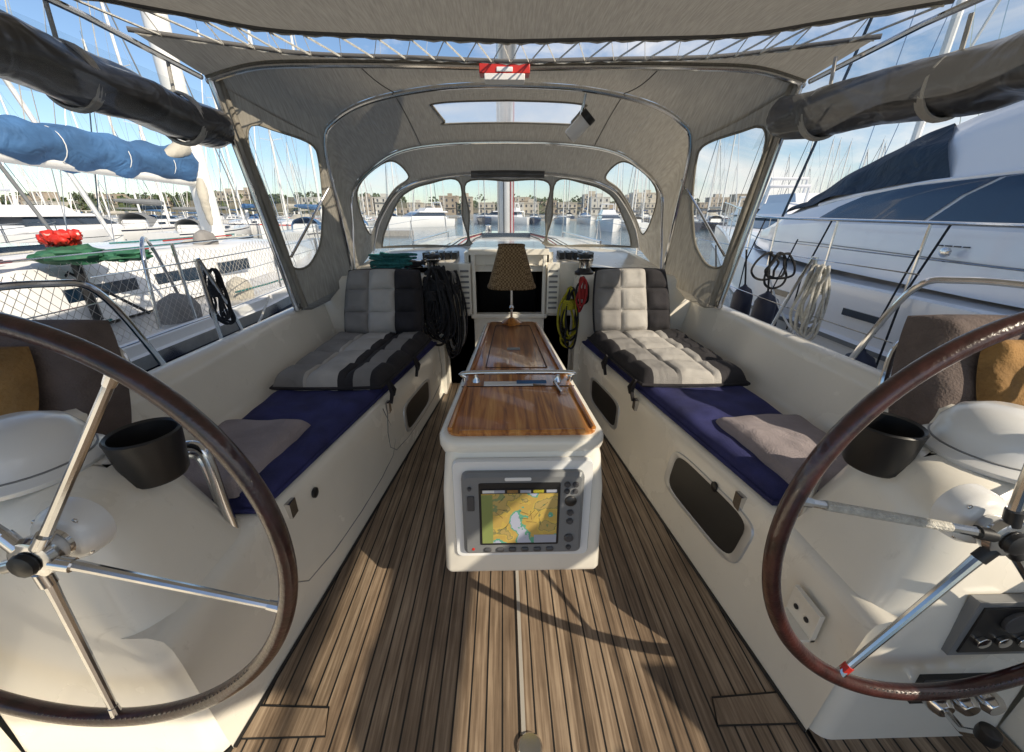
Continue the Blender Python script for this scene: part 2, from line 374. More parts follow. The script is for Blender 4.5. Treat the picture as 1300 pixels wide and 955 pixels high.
# ------------------------------------------------------------------ helm pedestals
def rrect(x0,x1,y0,y1,r,z,sg,n=7):
    o=[]
    for cx,cy,a0 in((x1-r,y1-r,0),(x0+r,y1-r,90),(x0+r,y0+r,180),(x1-r,y0+r,270)):
        for k in range(n):
            a=math.radians(a0+90*k/(n-1));o.append(V((sg*(cx+r*math.cos(a)),cy+r*math.sin(a),z)))
    return o
def torus(m,c,nrm,R_,r,mt,N=96,n=12,up=V((0,0,1))):
    nrm=V(nrm).normalized();u=up.cross(nrm).normalized();w=nrm.cross(u)
    P=[V(c)+(u*math.cos(2*math.pi*i/N)+w*math.sin(2*math.pi*i/N))*R_ for i in range(N)]
    m.tube(P,r,mt,n=n,closed=True)
for sg in(-1,1):
    ped=M()
    S=[(0,.80,1.34,.60,1.03,.05),(.12,.805,1.345,.605,1.03,.06),(.30,.815,1.35,.61,1.03,.07),(.42,.84,1.40,.615,1.025,.09),(.50,.875,1.42,.62,1.01,.11),(.60,.90,1.42,.63,.99,.12),(.70,.93,1.42,.65,.97,.12),(.76,.96,1.41,.67,.95,.11),(.79,.99,1.39,.70,.92,.10),(.80,1.03,1.36,.74,.88,.08)]
    ped.loft([rrect(a,b_,c,d,r,z,sg) for z,a,b_,c,d,r in S],GEL,cap=True)
    cx,cy,cz=sg*1.16,.80,.80
    ped.lathe([(.135,0),(.14,.012),(.128,.022),(.118,.03),(.112,.07),(.09,.105),(.05,.125),(0,.13)],(cx,cy,cz-.005),WHT,n=36,cap=False)
    ped.lathe([(.122,.0),(.122,.004)],(cx,cy,cz+.021),GREYP,n=36)
    hx,hy,hz=(-.895,.62,.775) if sg<0 else (.912,.62,.775)
    ped.lathe([(.062,-.02),(.06,.012),(.050,.028),(.042,.032)],(hx,hy,hz),WHT,axis=(0,-1,.05),n=32)
    for k in range(4):
        a=.8+k*math.pi/2;ped.lathe([(.006,0),(.006,.004),(0,.005)],(hx+.052*math.cos(a),hy-.018,hz+.052*math.sin(a)),SS,axis=(0,-1,0),n=8)
    if sg>0:
        ped.box((1.02,.598,.36),(1.22,.62,.54),GREYP)
        ped.box((1.035,.594,.375),(1.205,.60,.525),BLK)
        for k in range(3):ped.lathe([(.016,0),(.016,.01),(0,.012)],(1.07+.05*k,.594,.42),SS,axis=(0,-1,0),n=14)
        ped.lathe([(.03,0),(.03,.01),(0,.012)],(1.12,.594,.485),GREYB,axis=(0,-1,0),n=20)
        ped.box((1.0,.596,.17),(1.20,.61,.27),BLK)
        for k in range(3):ped.lathe([(.028,0),(.028,.03),(.02,.045),(0,.045)],(1.03+.065*k,.596,.22),SS,axis=(0,-1,0),n=18)
        ped.tube([(1.03,.56,.22),(1.0,.50,.25),(.99,.47,.30)],.009,SS)
        ped.lathe([(0,-.02),(.018,-.015),(.02,0),(.018,.015),(0,.02)],(.99,.465,.31),BLK)
        ped.box((min(sg*.80,sg*.74),.70,.26),(max(sg*.80,sg*.74),.80,.27),GEL)
        ped.box((min(sg*.80,sg*.785),.70,.26),(max(sg*.80,sg*.785),.80,.36),GEL)
        for k in(0,1):ped.lathe([(.008,0),(.008,.004),(0,.005)],(sg*.785,.73+.04*k,.31),BLK,axis=(-sg,0,0),n=10)
    ped.obj("helm_pedestal",bevel=.004,smooth=50)
    g=M()
    P=cr([(sg*.97,.97,.74),(sg*.92,.975,.74),(sg*.895,.97,.70),(sg*.885,.96,.55),(sg*.875,.955,.40),(sg*.88,.95,.365),(sg*.93,.94,.36)],8)
    g.tube(P,.014,SS,n=12)
    P2=cr([(sg*.99,.97,.70),(sg*.95,.99,.70),(sg*.93,.99,.66),(sg*.92,.985,.5),(sg*.91,.98,.42),(sg*.95,.97,.38)],6)
    g.tube(P2,.011,SS,n=10)
    for p in((sg*.94,.94,.36),(sg*.97,.965,.74)):g.lathe([(.022,0),(.02,.01)],p,SS,axis=(-sg,0,0),n=16)
    g.obj("grab_handle")
    c=M()
    c.lathe([(.0,-.07),(.060,-.07),(.066,-.06),(.076,.045),(.078,.055),(.074,.06),(.068,.055),(.062,-.05),(0,-.055)],(sg*.945,.87,.79),BLK,n=36,cap=False)
    c.box((min(sg*.97,sg*1.02),.85,.75),(max(sg*.97,sg*1.02),.89,.78),BLK)
    c.obj("cup_holder")
    w=M()
    hub=V((hx,.552 if sg<0 else .560,.775));RW=.443
    tl=math.radians(3);nr=V((0,-math.cos(tl),math.sin(tl)));up=V((0,math.sin(tl),math.cos(tl)));rt=V((1,0,0))
    torus(w,hub,nr,RW,.0165,RIM,N=128,n=14,up=up)
    for i in range(46):
        a=math.radians(250+i*1.5);e=rt*math.cos(a)+up*math.sin(a);tt=(-rt*math.sin(a)+up*math.cos(a))
        p=hub+e*(RW-.0115)+nr*.0118
        w.tube([p-tt*.003+e*.003,p+tt*.003-e*.003],.0010,CANVD,n=4)
    base=-18 if sg<0 else 168
    for k in range(5):
        a=math.radians(base+72*k);d=rt*math.cos(a)+up*math.sin(a)
        w.tube([hub+d*.045,hub+d*.10,hub+d*(RW-.02)],[.0105,.0092,.0075],SS,n=10)
        w.tube([hub+d*(RW-.035),hub+d*(RW-.003)],[.009,.011],SS,n=10)
        w.tube([hub+d*.03+nr*.003,hub+d*.062+nr*.001],.013,BLK if sg>0 else SS,n=12)
    w.lathe([(.0,-.07),(.040,-.07),(.040,-.05),(.030,-.03),(.038,-.015),(.042,0),(.038,.010),(.028,.014),(0,.015)],hub,SS,axis=nr,n=30)
    w.lathe([(.020,.012),(.024,.018),(.022,.026),(.014,.030),(0,.031)],hub,BLK,axis=nr,n=12)
    if sg>0:
        a=math.radians(168);d=rt*math.cos(a)+up*math.sin(a)
        w.tube([hub+d*.12,hub+d*.38],.0095,ROPEW,n=10)
        a=math.radians(240);d=rt*math.cos(a)+up*math.sin(a)
        w.tube([hub+d*(RW-.04),hub+d*(RW-.022)],.0100,REDM,n=8)
    w.obj("steering_wheel")
# ------------------------------------------------------------------ cushions
def cushion(name,c00,c10,c11,c01,nrm,th,mf,nx=0,ny=0,quilt=.3,N=44,extra=None,e=.05,pipe=True,wob=.012,rc=0):
    m=M();c00,c10,c11,c01=map(V,(c00,c10,c11,c01));nrm=V(nrm).normalized()
    lx=(c10-c00).length;ly=(c01-c00).length
    sd=R.random()*50
    def P(u,v):
        if rc:
            x=2*u-1;y=2*v-1
            k=rc*(x*x*y*y)
            u=.5+.5*x*(1-k);v=.5+.5*y*(1-k)
        return lerp(lerp(c00,c10,u),lerp(c01,c11,u),v)
    def top(u,v):
        du=min(u,1-u)*lx;dv=min(v,1-v)*ly
        fu=1-(1-min(du/e,1))**2.6;fv=1-(1-min(dv/e,1))**2.6
        h=math.sqrt(max(fu*fv,0))
        q=1
        if nx:
            a=abs(math.sin(math.pi*u*nx))**.5;b=abs(math.sin(math.pi*v*ny))**.5
            q=1-quilt*(1-min(a+.2,1)*min(b+.2,1))
        p=P(u,v);w=noise.noise(p*5+V((sd,0,0)))*wob*h+noise.noise(p*13+V((sd,3,0)))*wob*.4*h
        return p+nrm*(th*h*q+w)
    m.patch(top,N,N,None,mf=lambda u,v:mf(u,v))
    m.add([P(0,0),P(1,0),P(1,1),P(0,1)],[(0,3,2,1)],mf(.02,.5))
    if pipe:
        ring=[P(t/20,0) for t in range(20)]+[P(1,t/20) for t in range(20)]+[P(1-t/20,1) for t in range(20)]+[P(0,1-t/20) for t in range(20)]
        m.tube([p+nrm*.012 for p in ring],.008,mf(.98,.5) if nx==0 else CBLK,n=6,closed=True)
    if extra:extra(m,P)
    return m.obj(name,smooth=60)
for sg in(-1,1):
    y0,y1=1.02,2.78
    a,b=sg*(XS(y0)+.005),sg*(XS(y1)+.0)
    o=sg*1.235
    if sg<0:cs=((o,y0,.455),(a,y0,.455),(b,y1,.455),(o,y1,.455))
    else:cs=((a,y0,.455),(o,y0,.455),(o,y1,.455),(b,y1,.455))
    cushion("navy_seat_cushion",*cs,(0,0,1),.06,lambda u,v:NAVY,N=60,wob=.012)
    xi=sg*.90;y0,y1=1.03,1.50
    if sg<0:cs=((sg*1.24,y0,.505),(xi,y0-.0,.505),(sg*.86,y1,.505),(sg*1.24,y1,.505))
    else:cs=((xi,y0,.505),(sg*1.24,y0,.505),(sg*1.24,y1,.505),(sg*.86,y1,.505))
    cushion("mauve_pad",*cs,(0,0,1),.05,lambda u,v:MAUVE,N=44,e=.05,pipe=False,wob=.02,rc=.03)
    y0,y1=1.84,2.70
    ai,bi=sg*(XS(y0)-.03),sg*(XS(y1)-.01)
    if sg<0:cs=((-1.24,y0,.515),(ai,y0,.515),(bi,y1,.515),(-1.22,y1,.515))
    else:cs=((ai,y0,.515),(1.24,y0,.515),(1.22,y1,.515),(bi,y1,.515))
    def mf(u,v):
        return CBLK if u>.66 else (CLIGHT if u>.33 else CGREY)
    def mfs(u,v):
        if u>.90 or .60<u<.74:return CBLK
        return CLIGHT if (.30<u<.60) else CGREY
    def mfr(u,v):
        return CBLK if (u>.72 or u<.10) else (CLIGHT if u>.36 else CGREY)
    def ties(m,P,sg=sg):
        for v in(.06,.5):
            p=P(1 if sg<0 else 0,v);d=V((-sg*.012,0,0))
            m.tube([p+d+V((0,0,.02)),p+d*2+V((0,.01,-.05)),p+d*1.5+V((0,-.01,-.10))],[.008,.012,.009],CBLK,n=5)
            m.tube([p+d+V((0,.02,.02)),p+d*2.5+V((0,.04,-.04)),p+d*1.5+V((0,.05,-.08))],[.008,.011,.009],CBLK,n=5)
    cushion("quilted_seat_cushion",*cs,(0,0,1),.085,mfs if sg<0 else mfr,nx=3,ny=4,N=66,extra=ties,quilt=.34,e=.07,rc=.03)
    if sg<0:cs=((-1.15,2.66,.56),(-.60,2.66,.56),(-.62,2.86,.98),(-1.13,2.86,.98))
    else:cs=((.58,2.66,.56),(1.13,2.66,.56),(1.11,2.86,.98),(.60,2.86,.98))
    cushion("quilted_back_cushion",*cs,(0,-.9,.42),.10,mf,nx=3,ny=3,N=54,quilt=.34,e=.07,rc=.05)
    cs=[(sg*1.28,1.17,.62),(sg*2.0,1.0,.62),(sg*1.98,1.22,1.02),(sg*1.40,1.38,1.02)]
    if sg<0:cs=[cs[1],cs[0],cs[3],cs[2]]
    cushion("helm_seat_back",*cs,(0,-.9,.42),.11,lambda u,v:SEATB,N=40,e=.10,rc=.07,pipe=False,wob=.03)
    cs=[(sg*1.42,1.06,.77),(sg*1.98,.94,.75),(sg*1.98,1.06,.99),(sg*1.48,1.18,.98)]
    if sg<0:cs=[cs[1],cs[0],cs[3],cs[2]]
    cushion("folded_jacket",*cs,(0,-.9,.42),.035,lambda u,v:MUST,N=40,e=.05,rc=.05,pipe=False,wob=.05)
# ------------------------------------------------------------------ table
t=M();YE=2.27
def tw(y):return lerp(.232,.150,(y-.97)/(YE-.97))
def outline(d,z,y0=.97,y1=YE,r=.05,n=6):
    pts=[]
    for sx,yy,a0,ex in((1,y1,0,tw(y1)),(-1,y1,90,tw(y1)),(-1,y0,180,tw(y0)),(1,y0,270,tw(y0))):
        for k in range(n):
            a=math.radians(a0+90*k/(n-1));cx=sx*(ex-r);cy=yy-r if yy==y1 else yy+r
            pts.append(V((cx+(r+d)*math.cos(a)+.005,cy+(r+d)*math.sin(a),z)))
    return pts
t.loft([outline(-.02,.66),outline(.0,.69),outline(.012,.72),outline(.012,.745),outline(.004,.755),outline(-.006,.757)],GEL)
def crect(y0,y1,w0,w1,z,r=.03):
    o=[]
    for cx,cy,a0 in((w1-r,y1-r,0),(-w1+r,y1-r,90),(-w0+r,y0+r,180),(w0-r,y0+r,270)):
        for k in range(6):
            a=math.radians(a0+18*k);o.append(V((cx+r*math.cos(a)+.008,cy+r*math.sin(a),z)))
    return o
t.loft([crect(.955,1.45,.22,.18,.285,.02),crect(.925,1.46,.240,.20,.292,.018),crect(.918,1.46,.243,.205,.31,.018),crect(.935,1.46,.236,.205,.60,.022),crect(.952,1.46,.228,.2,.70,.03),crect(.965,1.45,.22,.2,.73,.03)],GEL)
t.box((-.11,1.30,0),(.13,2.0,.68),GEL)
for sg in(-1,1):
    t.loft([[V((sg*(tw(y)-d)+.005,y,z)) for d,z in((.03,.70),(.012,.70),(.03,.42),(.045,.42))] for y in(1.48,2.2)],GEL)
t.obj("cockpit_table",bevel=.004,smooth=50)
tt=M()
tt.loft([outline(-.012,.757,y1=2.25),outline(-.012,.764,y1=2.25),outline(-.016,.766,y1=2.25)],VARN)
for sg in(-1,1):
    tt.tube([V((sg*(tw(y)-.020)+.005,y,.770)) for y in(1.0,1.30)],.007,VARN,n=6)
    tt.tube([V((sg*(tw(y)-.022)+.005,y,.770)) for y in(1.42,2.18)],.008,VARN,n=6)
tt.tube([V((-(tw(1.0)-.05)+.005,.985,.769)),V(((tw(1.0)-.05)+.005,.985,.769))],.007,VARN,n=6)
tt.tube([V((x,y,.7665)) for x,y in((-.12,1.50),(.13,1.50),(.10,2.14),(-.09,2.14))],.0022,DARK,n=4,closed=True)
tt.tube([V((x,y,.7665)) for x,y in((-.20,1.31),(.21,1.31))],.0022,DARK,n=4)
tt.tube([V((x,y,.7665)) for x,y in((-.195,1.43),(.205,1.43))],.0022,DARK,n=4)
tt.box((-.03,1.72,.766),(.03,1.75,.769),GREYP)
tt.obj("varnished_table_top",smooth=50)
g=M()
g.tube(cr([(-.19,1.36,.766),(-.19,1.36,.785),(-.175,1.36,.80),(.185,1.36,.80),(.20,1.36,.785),(.20,1.36,.766)],5),.009,SS,n=12)
for x in(-.15,.155):g.lathe([(.016,.0),(.012,.010),(.008,.02),(.008,.035)],(x,1.36,.766),SS,n=16)
g.tube([(.14,1.33,.775),(.155,1.24,.772)],.006,SS)
g.obj("table_grab_rail")
bk=M();bk.box((-.12,1.31,.768),(.06,1.345,.772),WHT);bk.box((.0,1.32,.7725),(.11,1.345,.776),BLUEC)
bk.obj("pilot_book",bevel=.001)
# plotter
pl=M()
A=V((.008,.918,.31));B=V((.008,.940,.66));upv=(B-A).normalized();nv=V((1,0,0)).cross(upv).normalized()
if nv.y>0:nv=-nv
Cc=(A+B)/2+V((.0,0,.055))
def fp(x,z,d):return Cc+V((x,0,0))+upv*z+nv*d
def fr(m,x0,x1,z0,z1,d0,d1,r,mt,inset=.006):
    def rr(i,d):
        o=[]
        for cx,cz,a0 in((x1-r,z1-r,0),(x0+r,z1-r,90),(x0+r,z0+r,180),(x1-r,z0+r,270)):
            for k in range(5):
                a=math.radians(a0+22.5*k);o.append(fp(cx+(r-i)*math.cos(a),cz+(r-i)*math.sin(a),d))
        return o
    m.loft([rr(0,d0),rr(0,lerp(d0,d1,.7)),rr(inset,d1)],mt)
fr(pl,-.205,.20,-.170,.165,-.01,.006,.02,WHT,.003)
fr(pl,-.178,.172,-.145,.135,.0,.028,.018,GREYP,.010)
fr(pl,-.130,.104,-.108,.108,.02,.030,.006,BLK,.002)
fr(pl,-.122,.096,-.098,.088,.028,.0315,.002,CHART,.0)
fr(pl,-.122,.096,.074,.0885,.028,.0322,.001,BLK,.0)
fr(pl,-.118,-.06,.077,.086,.028,.0328,.001,WHT,.0)
fr(pl,-.122,-.09,-.098,.07,.028,.0321,.001,mat("menu_green",(.25,.30,.10),.3),.0)
SD=mat("screen_data",(.40,.42,.50),.3)
fr(pl,.03,.096,-.098,-.07,.028,.0321,.001,SD,.0)
for k in range(5):fr(pl,-.085+k*.037,-.055+k*.037,.077,.086,.028,.0330,.001,[SD,MUST,SD,ROPEY,SD][k],.0)
for q in range(14):
    x=R.uniform(-.08,.08);z=R.uniform(-.06,.06);a=R.uniform(0,3.1)
    pl.tube([fp(x,z,.0316),fp(x+.03*math.cos(a),z+.03*math.sin(a),.0316)],.0006,BLK,n=3)
for k in range(6):
    fr(pl,-.118+k*.037,-.096+k*.037,-.132,-.117,.026,.034,.006,GREYB,.003)
for (x,z,r) in((.122,.10,.009),(.146,.10,.009),(.122,.078,.008),(.146,.078,.008),(.134,.045,.017),(.134,.005,.010),(.134,-.025,.010),(.134,-.085,.014),(.134,-.118,.008),(-.155,.09,.006)):
    pl.lathe([(r,0),(r,.006),(r*.7,.010),(0,.010)],fp(x,z,.026),GREYB if r<.016 else BLK,axis=nv,n=16)
fr(pl,-.163,-.142,.015,.065,.026,.032,.004,GREYB,.002)
pl.lathe([(.005,0),(.004,.003)],fp(-.150,-.122,.027),REDM,axis=nv,n=10)
fr(pl,-.055,.02,.113,.124,.026,.0292,.004,WHT,.001)
pl.obj("chart_plotter",smooth=40)
# lamp
lp=M()
lx,ly=.0,2.19
lp.lathe([(.0,0),(.055,0),(.057,.008),(.042,.016),(.02,.03),(.012,.035)],(lx,ly,.767),VARN,n=28)
lp.lathe([(.007,0),(.007,.25)],(lx,ly,.79),SS,n=12)
lp.lathe([(.010,0),(.014,.01),(.010,.02)],(lx,ly,.85),SS,n=12)
def sh(z):return lerp(.128,.068,z/.21)
def shr(z):return [V((lx+math.copysign(abs(math.cos(a))**.6,math.cos(a))*sh(z),ly+math.copysign(abs(math.sin(a))**.6,math.sin(a))*sh(z),.982+z)) for a in [2*math.pi*k/32 for k in range(32)]]
lp.loft([shr(z) for z in(0,.05,.1,.15,.21)],WICK,cap=False)
for z in(0,.21):lp.tube(shr(z),.005,WICK,n=6,closed=True)
lp.obj("table_lamp")
# ------------------------------------------------------------------ bimini and dodger
US=[0,.2,.4,.55,.65,.8,1]
def mk(pts,us=US):
    P=[V(p) for p in pts]
    def f(s):
        u=min(abs(s),us[-1])
        for i in range(len(us)-1):
            if u<=us[i+1]+1e-9:
                x=i+(u-us[i])/(us[i+1]-us[i]);break
        p=crat(P,x);return V((p.x*(1 if s>=0 else -1),p.y,p.z))
    return f
b1=mk([(0,2.75,2.05),(.4,2.75,2.035),(.80,2.75,1.97),(1.03,2.76,1.875),(1.12,2.77,1.75),(1.135,2.87,1.35),(1.16,3.03,.88)])
b2=mk([(0,3.35,1.85),(.42,3.35,1.84),(.75,3.35,1.80),(.97,3.35,1.71),(1.19,3.35,1.52),(1.2,3.24,1.22),(1.18,3.08,.90)])
b3=mk([(0,3.7,1.67),(.35,3.7,1.665),(.66,3.71,1.63),(.85,3.74,1.58),(.99,3.79,1.50),(1.17,3.87,1.28),(1.28,3.95,1.02)])
US2=[0,.2,.4,.55,.65]
cp=mk([(0,2.45,2.05),(.45,2.45,2.058),(.95,2.44,2.055),(1.27,2.43,2.04),(1.52,2.42,1.98)],US2)
c0=mk([(0,2.36,2.035),(.45,2.37,2.05),(.98,2.36,2.06),(1.29,2.28,2.07),(1.60,2.10,2.06)],US2)
c1=mk([(0,2.13,2.04),(.45,2.14,2.055),(.98,2.12,2.065),(1.29,2.02,2.08),(1.63,1.84,2.08)],US2)
S12=lambda s,t:lerp(b1(s),b2(s),t)+V((0,0,.012*math.sin(math.pi*t)))
S23=lambda s,t:lerp(b2(s),b3(s),t)
def base(s):
    p=b3(s);return V((p.x*.98,4.05-.1*s*s,1.045-.01*abs(s)))
SW=lambda s,t:lerp(b3(s),base(s),t)
def holed(m,fn,rect,hole,mA,mB,k=4,N=56,trim=None):
    s0,s1,t0,t1=rect
    H=cr([V((a,b,0)) for a,b in hole],6,True)
    H=[H[int(i*len(H)/N)] for i in range(N)] if len(H)>N else H
    n=len(H);c=sum(H,V((0,0,0)))/n
    O=[]
    for h in H:
        d=h-c;ts=[]
        if d.x>1e-9:ts.append((s1-c.x)/d.x)
        if d.x<-1e-9:ts.append((s0-c.x)/d.x)
        if d.y>1e-9:ts.append((t1-c.y)/d.y)
        if d.y<-1e-9:ts.append((t0-c.y)/d.y)
        O.append(c+d*min(ts))
    for cx,cy in((s0,t0),(s0,t1),(s1,t0),(s1,t1)):
        q=V((cx,cy,0));i=min(range(n),key=lambda i:(O[i]-q).length);O[i]=q
    m.loft([[fn(*(lerp(O[i],H[i],j/k)).xy) for i in range(n)] for j in range(k+1)],mA,cap=False)
    m.loft([[fn(*(lerp(H[i],c,j/3)).xy) for i in range(n)] for j in range(3)]+[[fn(*(lerp(H[i],c,.999)).xy) for i in range(n)]],mB,cap=False)
    if trim:m.tube([fn(*h.xy) for h in H],.007,trim,n=6,closed=True)
d=M()
holed(d,S12,(-.45,.45,0,1),[(-.23,.30),(-.1,.30),(.1,.30),(.23,.30),(.235,.36),(.21,.62),(.19,.68),(-.19,.68),(-.21,.62),(-.235,.36)],CANV,VINS,trim=CANV)
for sg in(-1,1):
    d.patch(lambda u,v:S12(sg*u,v),16,6,CANV,.45,1)
    hs=[(.50,.22),(.50,.80),(.60,.92),(.80,.90),(.86,.72),(.74,.25),(.62,.10)]
    holed(d,lambda s,t_:S23(sg*s,t_),(.42,1,0,1),hs,CANV,VIN,trim=CANV)
    holed(d,lambda s,t_:SW(sg*s,t_),(.215,1,0,1),[(.24,.10),(.24,.55),(.24,.95),(.5,.96),(.80,.94),(.86,.86),(.78,.45),(.62,.14),(.4,.08)],CANV,VIN,trim=CANV)
d.patch(lambda u,v:S23(u,v),24,5,CANV,-.42,.42)
holed(d,SW,(-.215,.215,0,1),[(-.2,.12),(-.2,.5),(-.2,.95),(0,.96),(.2,.95),(.2,.5),(.2,.12),(0,.11)],CANV,VIN,trim=CANV)
d.patch(lambda u,v:lerp(c0(u),cp(u),v),50,2,CANV,-.65,.65)
def conn(u,v):
    p=lerp(cp(u),b1(u),v);p.z-=.018*math.sin(math.pi*v)+.006*math.sin(u*22)*math.sin(math.pi*v);return p
d.patch(conn,70,6,CANV,-.65,.65)
for sg in(-1,1):
    pt,pb=V((sg*1.52,2.42,1.98)),V((sg*1.37,2.50,.77))
    def SP(s,t_,sg=sg,pt=pt,pb=pb):
        l=b1(sg*(.65+.35*(1-t_)));return lerp(lerp(pb,pt,t_),l,s)
    holed(d,SP,(0,1,0,1),[(.14,.24),(.10,.45),(.15,.75),(.26,.88),(.50,.91),(.84,.93),(.90,.85),(.82,.62),(.66,.38),(.50,.27),(.32,.21)],CANV,VIN,trim=CANV)
    d.add([pb+V((0,0,.0)),b1(sg*1.0),b1(sg)+V((sg*.1,0,-.1)),pb+V((sg*.03,0,-.05))],[(0,1,2,3)],CANV)
    d.tube([pt+V((-sg*.05,.03,0)),lerp(pt,pb,.5)+V((-sg*.06,.03,0)),pb+V((-sg*.05,.04,.02))],[.012,.02,.016],CANV,n=6)
d.tube([(-.30,3.62,1.64),(.0,3.62,1.645),(.30,3.62,1.64)],.03,ROLL,n=10)
for f,r_ in((cp,.009),(c0,.010)):
    d.tube([f(-.65+1.3*i/60)-V((0,0,.004)) for i in range(61)],r_,CANVD if f is c0 else CANV,n=6)
for s_ in(-.33,.33):
    d.tube([S12(s_,t_/8)-V((0,0,.001)) for t_ in range(9)],.003,CANVD,n=4)
    d.tube([conn(s_,t_/8)-V((0,0,.001)) for t_ in range(9)],.003,CANVD,n=4)
d.obj("sprayhood",smooth=60)
fm=M()
for f,s1 in((b1,1),(b2,1),(b3,.98)):
    fm.tube([f(-s1+2*s1*i/80)-V((0,.0,.018)) for i in range(81)],.0125,SS,n=10)
for sg in(-1,1):
    for dx in(0,.055):
        fm.tube([V((sg*(1.50-dx*.3),2.42+dx,1.97)),V((sg*(1.35-dx*.3),2.50+dx*1.5,.78))],.0125,SS,n=10)
    fm.lathe([(.03,0),(.03,.01),(.016,.02),(.016,.04)],(sg*1.36,2.53,.775),SS,n=16)
    fm.tube([V((sg*1.53,2.4,1.97)),V((sg*1.60,1.9,2.03)),V((sg*1.63,-1.5,2.04))],.0125,SS,n=8)
    fm.tube([V((sg*1.13,2.85,1.55)),V((sg*1.34,2.53,1.10))],.008,SS,n=8)
    fm.tube([V((sg*1.63,-1.4,2.03)),V((sg*1.70,-1.5,.5))],.0125,SS,n=8)
fm.tube([cp(-.65+1.3*i/60)-V((0,0,.022)) for i in range(61)],.0125,SS,n=10)
fm.obj("canopy_frame")
bm=M()
def BT(u,v):
    e=c1(u*.65);y=lerp(-1.2,e.y,v);s=u
    z=2.06+.012*math.cos(s*3)+.008*math.sin(v*9)*(1-abs(u))
    if v>.88:z=lerp(z,e.z,(v-.88)/.12)
    return V((lerp(e.x,u*1.63,1-v) ,y,z))
bm.patch(lambda u,v:BT(2*u-1,v),40,26,CANV)
bm.tube([c1(-.65+1.3*i/60)-V((0,0,.003)) for i in range(61)],.010,CANVD,n=6)
for yy in(.7,-1.15):bm.tube([(-1.62,yy,2.0),(-1.5,yy,2.03),(0,yy,2.04),(1.5,yy,2.03),(1.62,yy,2.0)],.0125,SS,n=8)
bm.obj("bimini_top",smooth=60)
lc=M()
n=46
P=[]
for i in range(n+1):
    s=-.64+1.28*i/n
    P.append((c0(s) if i%2 else c1(s))-V((0,0,.010)))
lc.tube(P,.0048,ROPEW,n=5)
for sgn in(0,1):
    lc.tube([(c0 if sgn else c1)(-.64+1.28*i/90)-V((0,0,.012+.004*math.sin(i*1.9))) for i in range(91)],.004,ROPEW,n=5)
lc.obj("canopy_lacing")
for sg in(-1,1):
    r=M()
    P=[];rings=[]
    E0=(1.545,1.755) if sg<0 else (1.40,1.80)
    E1=(1.66,1.845) if sg<0 else (1.69,1.80)
    for i in range(90):
        y=lerp(2.44 if sg<0 else 2.38,-1.1,i/89);q=min((2.44-y)/.8,1);x=sg*lerp(E0[0],E1[0],q);z=lerp(E0[1],E1[1],q)
        c=V((x+.006*math.sin(i*.7),y,z-.012*abs(math.sin(i*.30))));P.append(c)
        ring=[]
        for j in range(30):
            a=2*math.pi*j/30
            rr=.105*(1+.13*math.cos(2*a+.6*math.sin(i*.12))+.12*max(0,math.cos(a-2.2+.5*math.sin(i*.09)))**4+.12*noise.noise(V((a*1.5,i*.16,sg*3)))+.05*noise.noise(V((a*4,i*.6,sg*3))))
            if i==0:rr*=.75
            ring.append(c+V((rr*math.cos(a),0,rr*math.sin(a)*1.0)))
        rings.append(ring)
    r.loft(rings,ROLL)
    r.patch(lambda u,v:lerp(V((sg*(E0[0]-.02+.09*min(u*3,1)),lerp(2.38,-1.1,u),1.90+.06*min(u*3,1))),V((sg*(E0[0]-.10+.09*min(u*3,1)),lerp(2.40,-1.1,u),1.66+.07*min(u*3,1)+.02*math.sin(u*40))),v),60,4,VIN)
    for i in(5,16,27,38,50,62):
        p=P[i];
        for o_ in(-.012,0,.012):torus(r,p+V((0,o_,0)),(0,1,0),.106,.008,CLIGHT,N=28,n=6)
        r.tube([p+V((0,0,.10)),p+V((-sg*.01,0,.22))],.008,CLIGHT,n=5)
    r.obj("rolled_side_curtain",smooth=60)
rb=M();rb.box((-.155,2.36,1.985),(.095,2.44,2.025),REDM);rb.box((-.13,2.352,1.955),(.07,2.43,1.983),WHT)
rb.box((-.07,2.353,1.99),(.01,2.36,2.01),WHT)
rb.tube([(-.08,2.42,2.02),(-.08,2.44,2.05)],.01,BLK);rb.tube([(.03,2.42,2.02),(.03,2.44,2.05)],.01,BLK)
rb.obj("cockpit_light",bevel=.006)
cm=M();ax=V((-.62,.25,-.62)).normalized();c=V((.42,2.80,1.83))
cm.lathe([(.0,-.095),(.034,-.095),(.042,-.082),(.043,.060),(.040,.068),(.034,.068)],c,WHT,n=24,axis=ax)
cm.lathe([(.034,-.10),(.046,-.098),(.046,-.06),(.043,-.058)],c,BLK,n=24,axis=ax)
cm.lathe([(.0,.062),(.033,.062),(.033,.069),(.024,.072),(.0,.066)],c,BLK,axis=ax,n=24)
cm.tube([c+V((0.01,0,.03)),c+V((.03,-.03,.17))],.009,SS)
cm.obj("cockpit_camera")
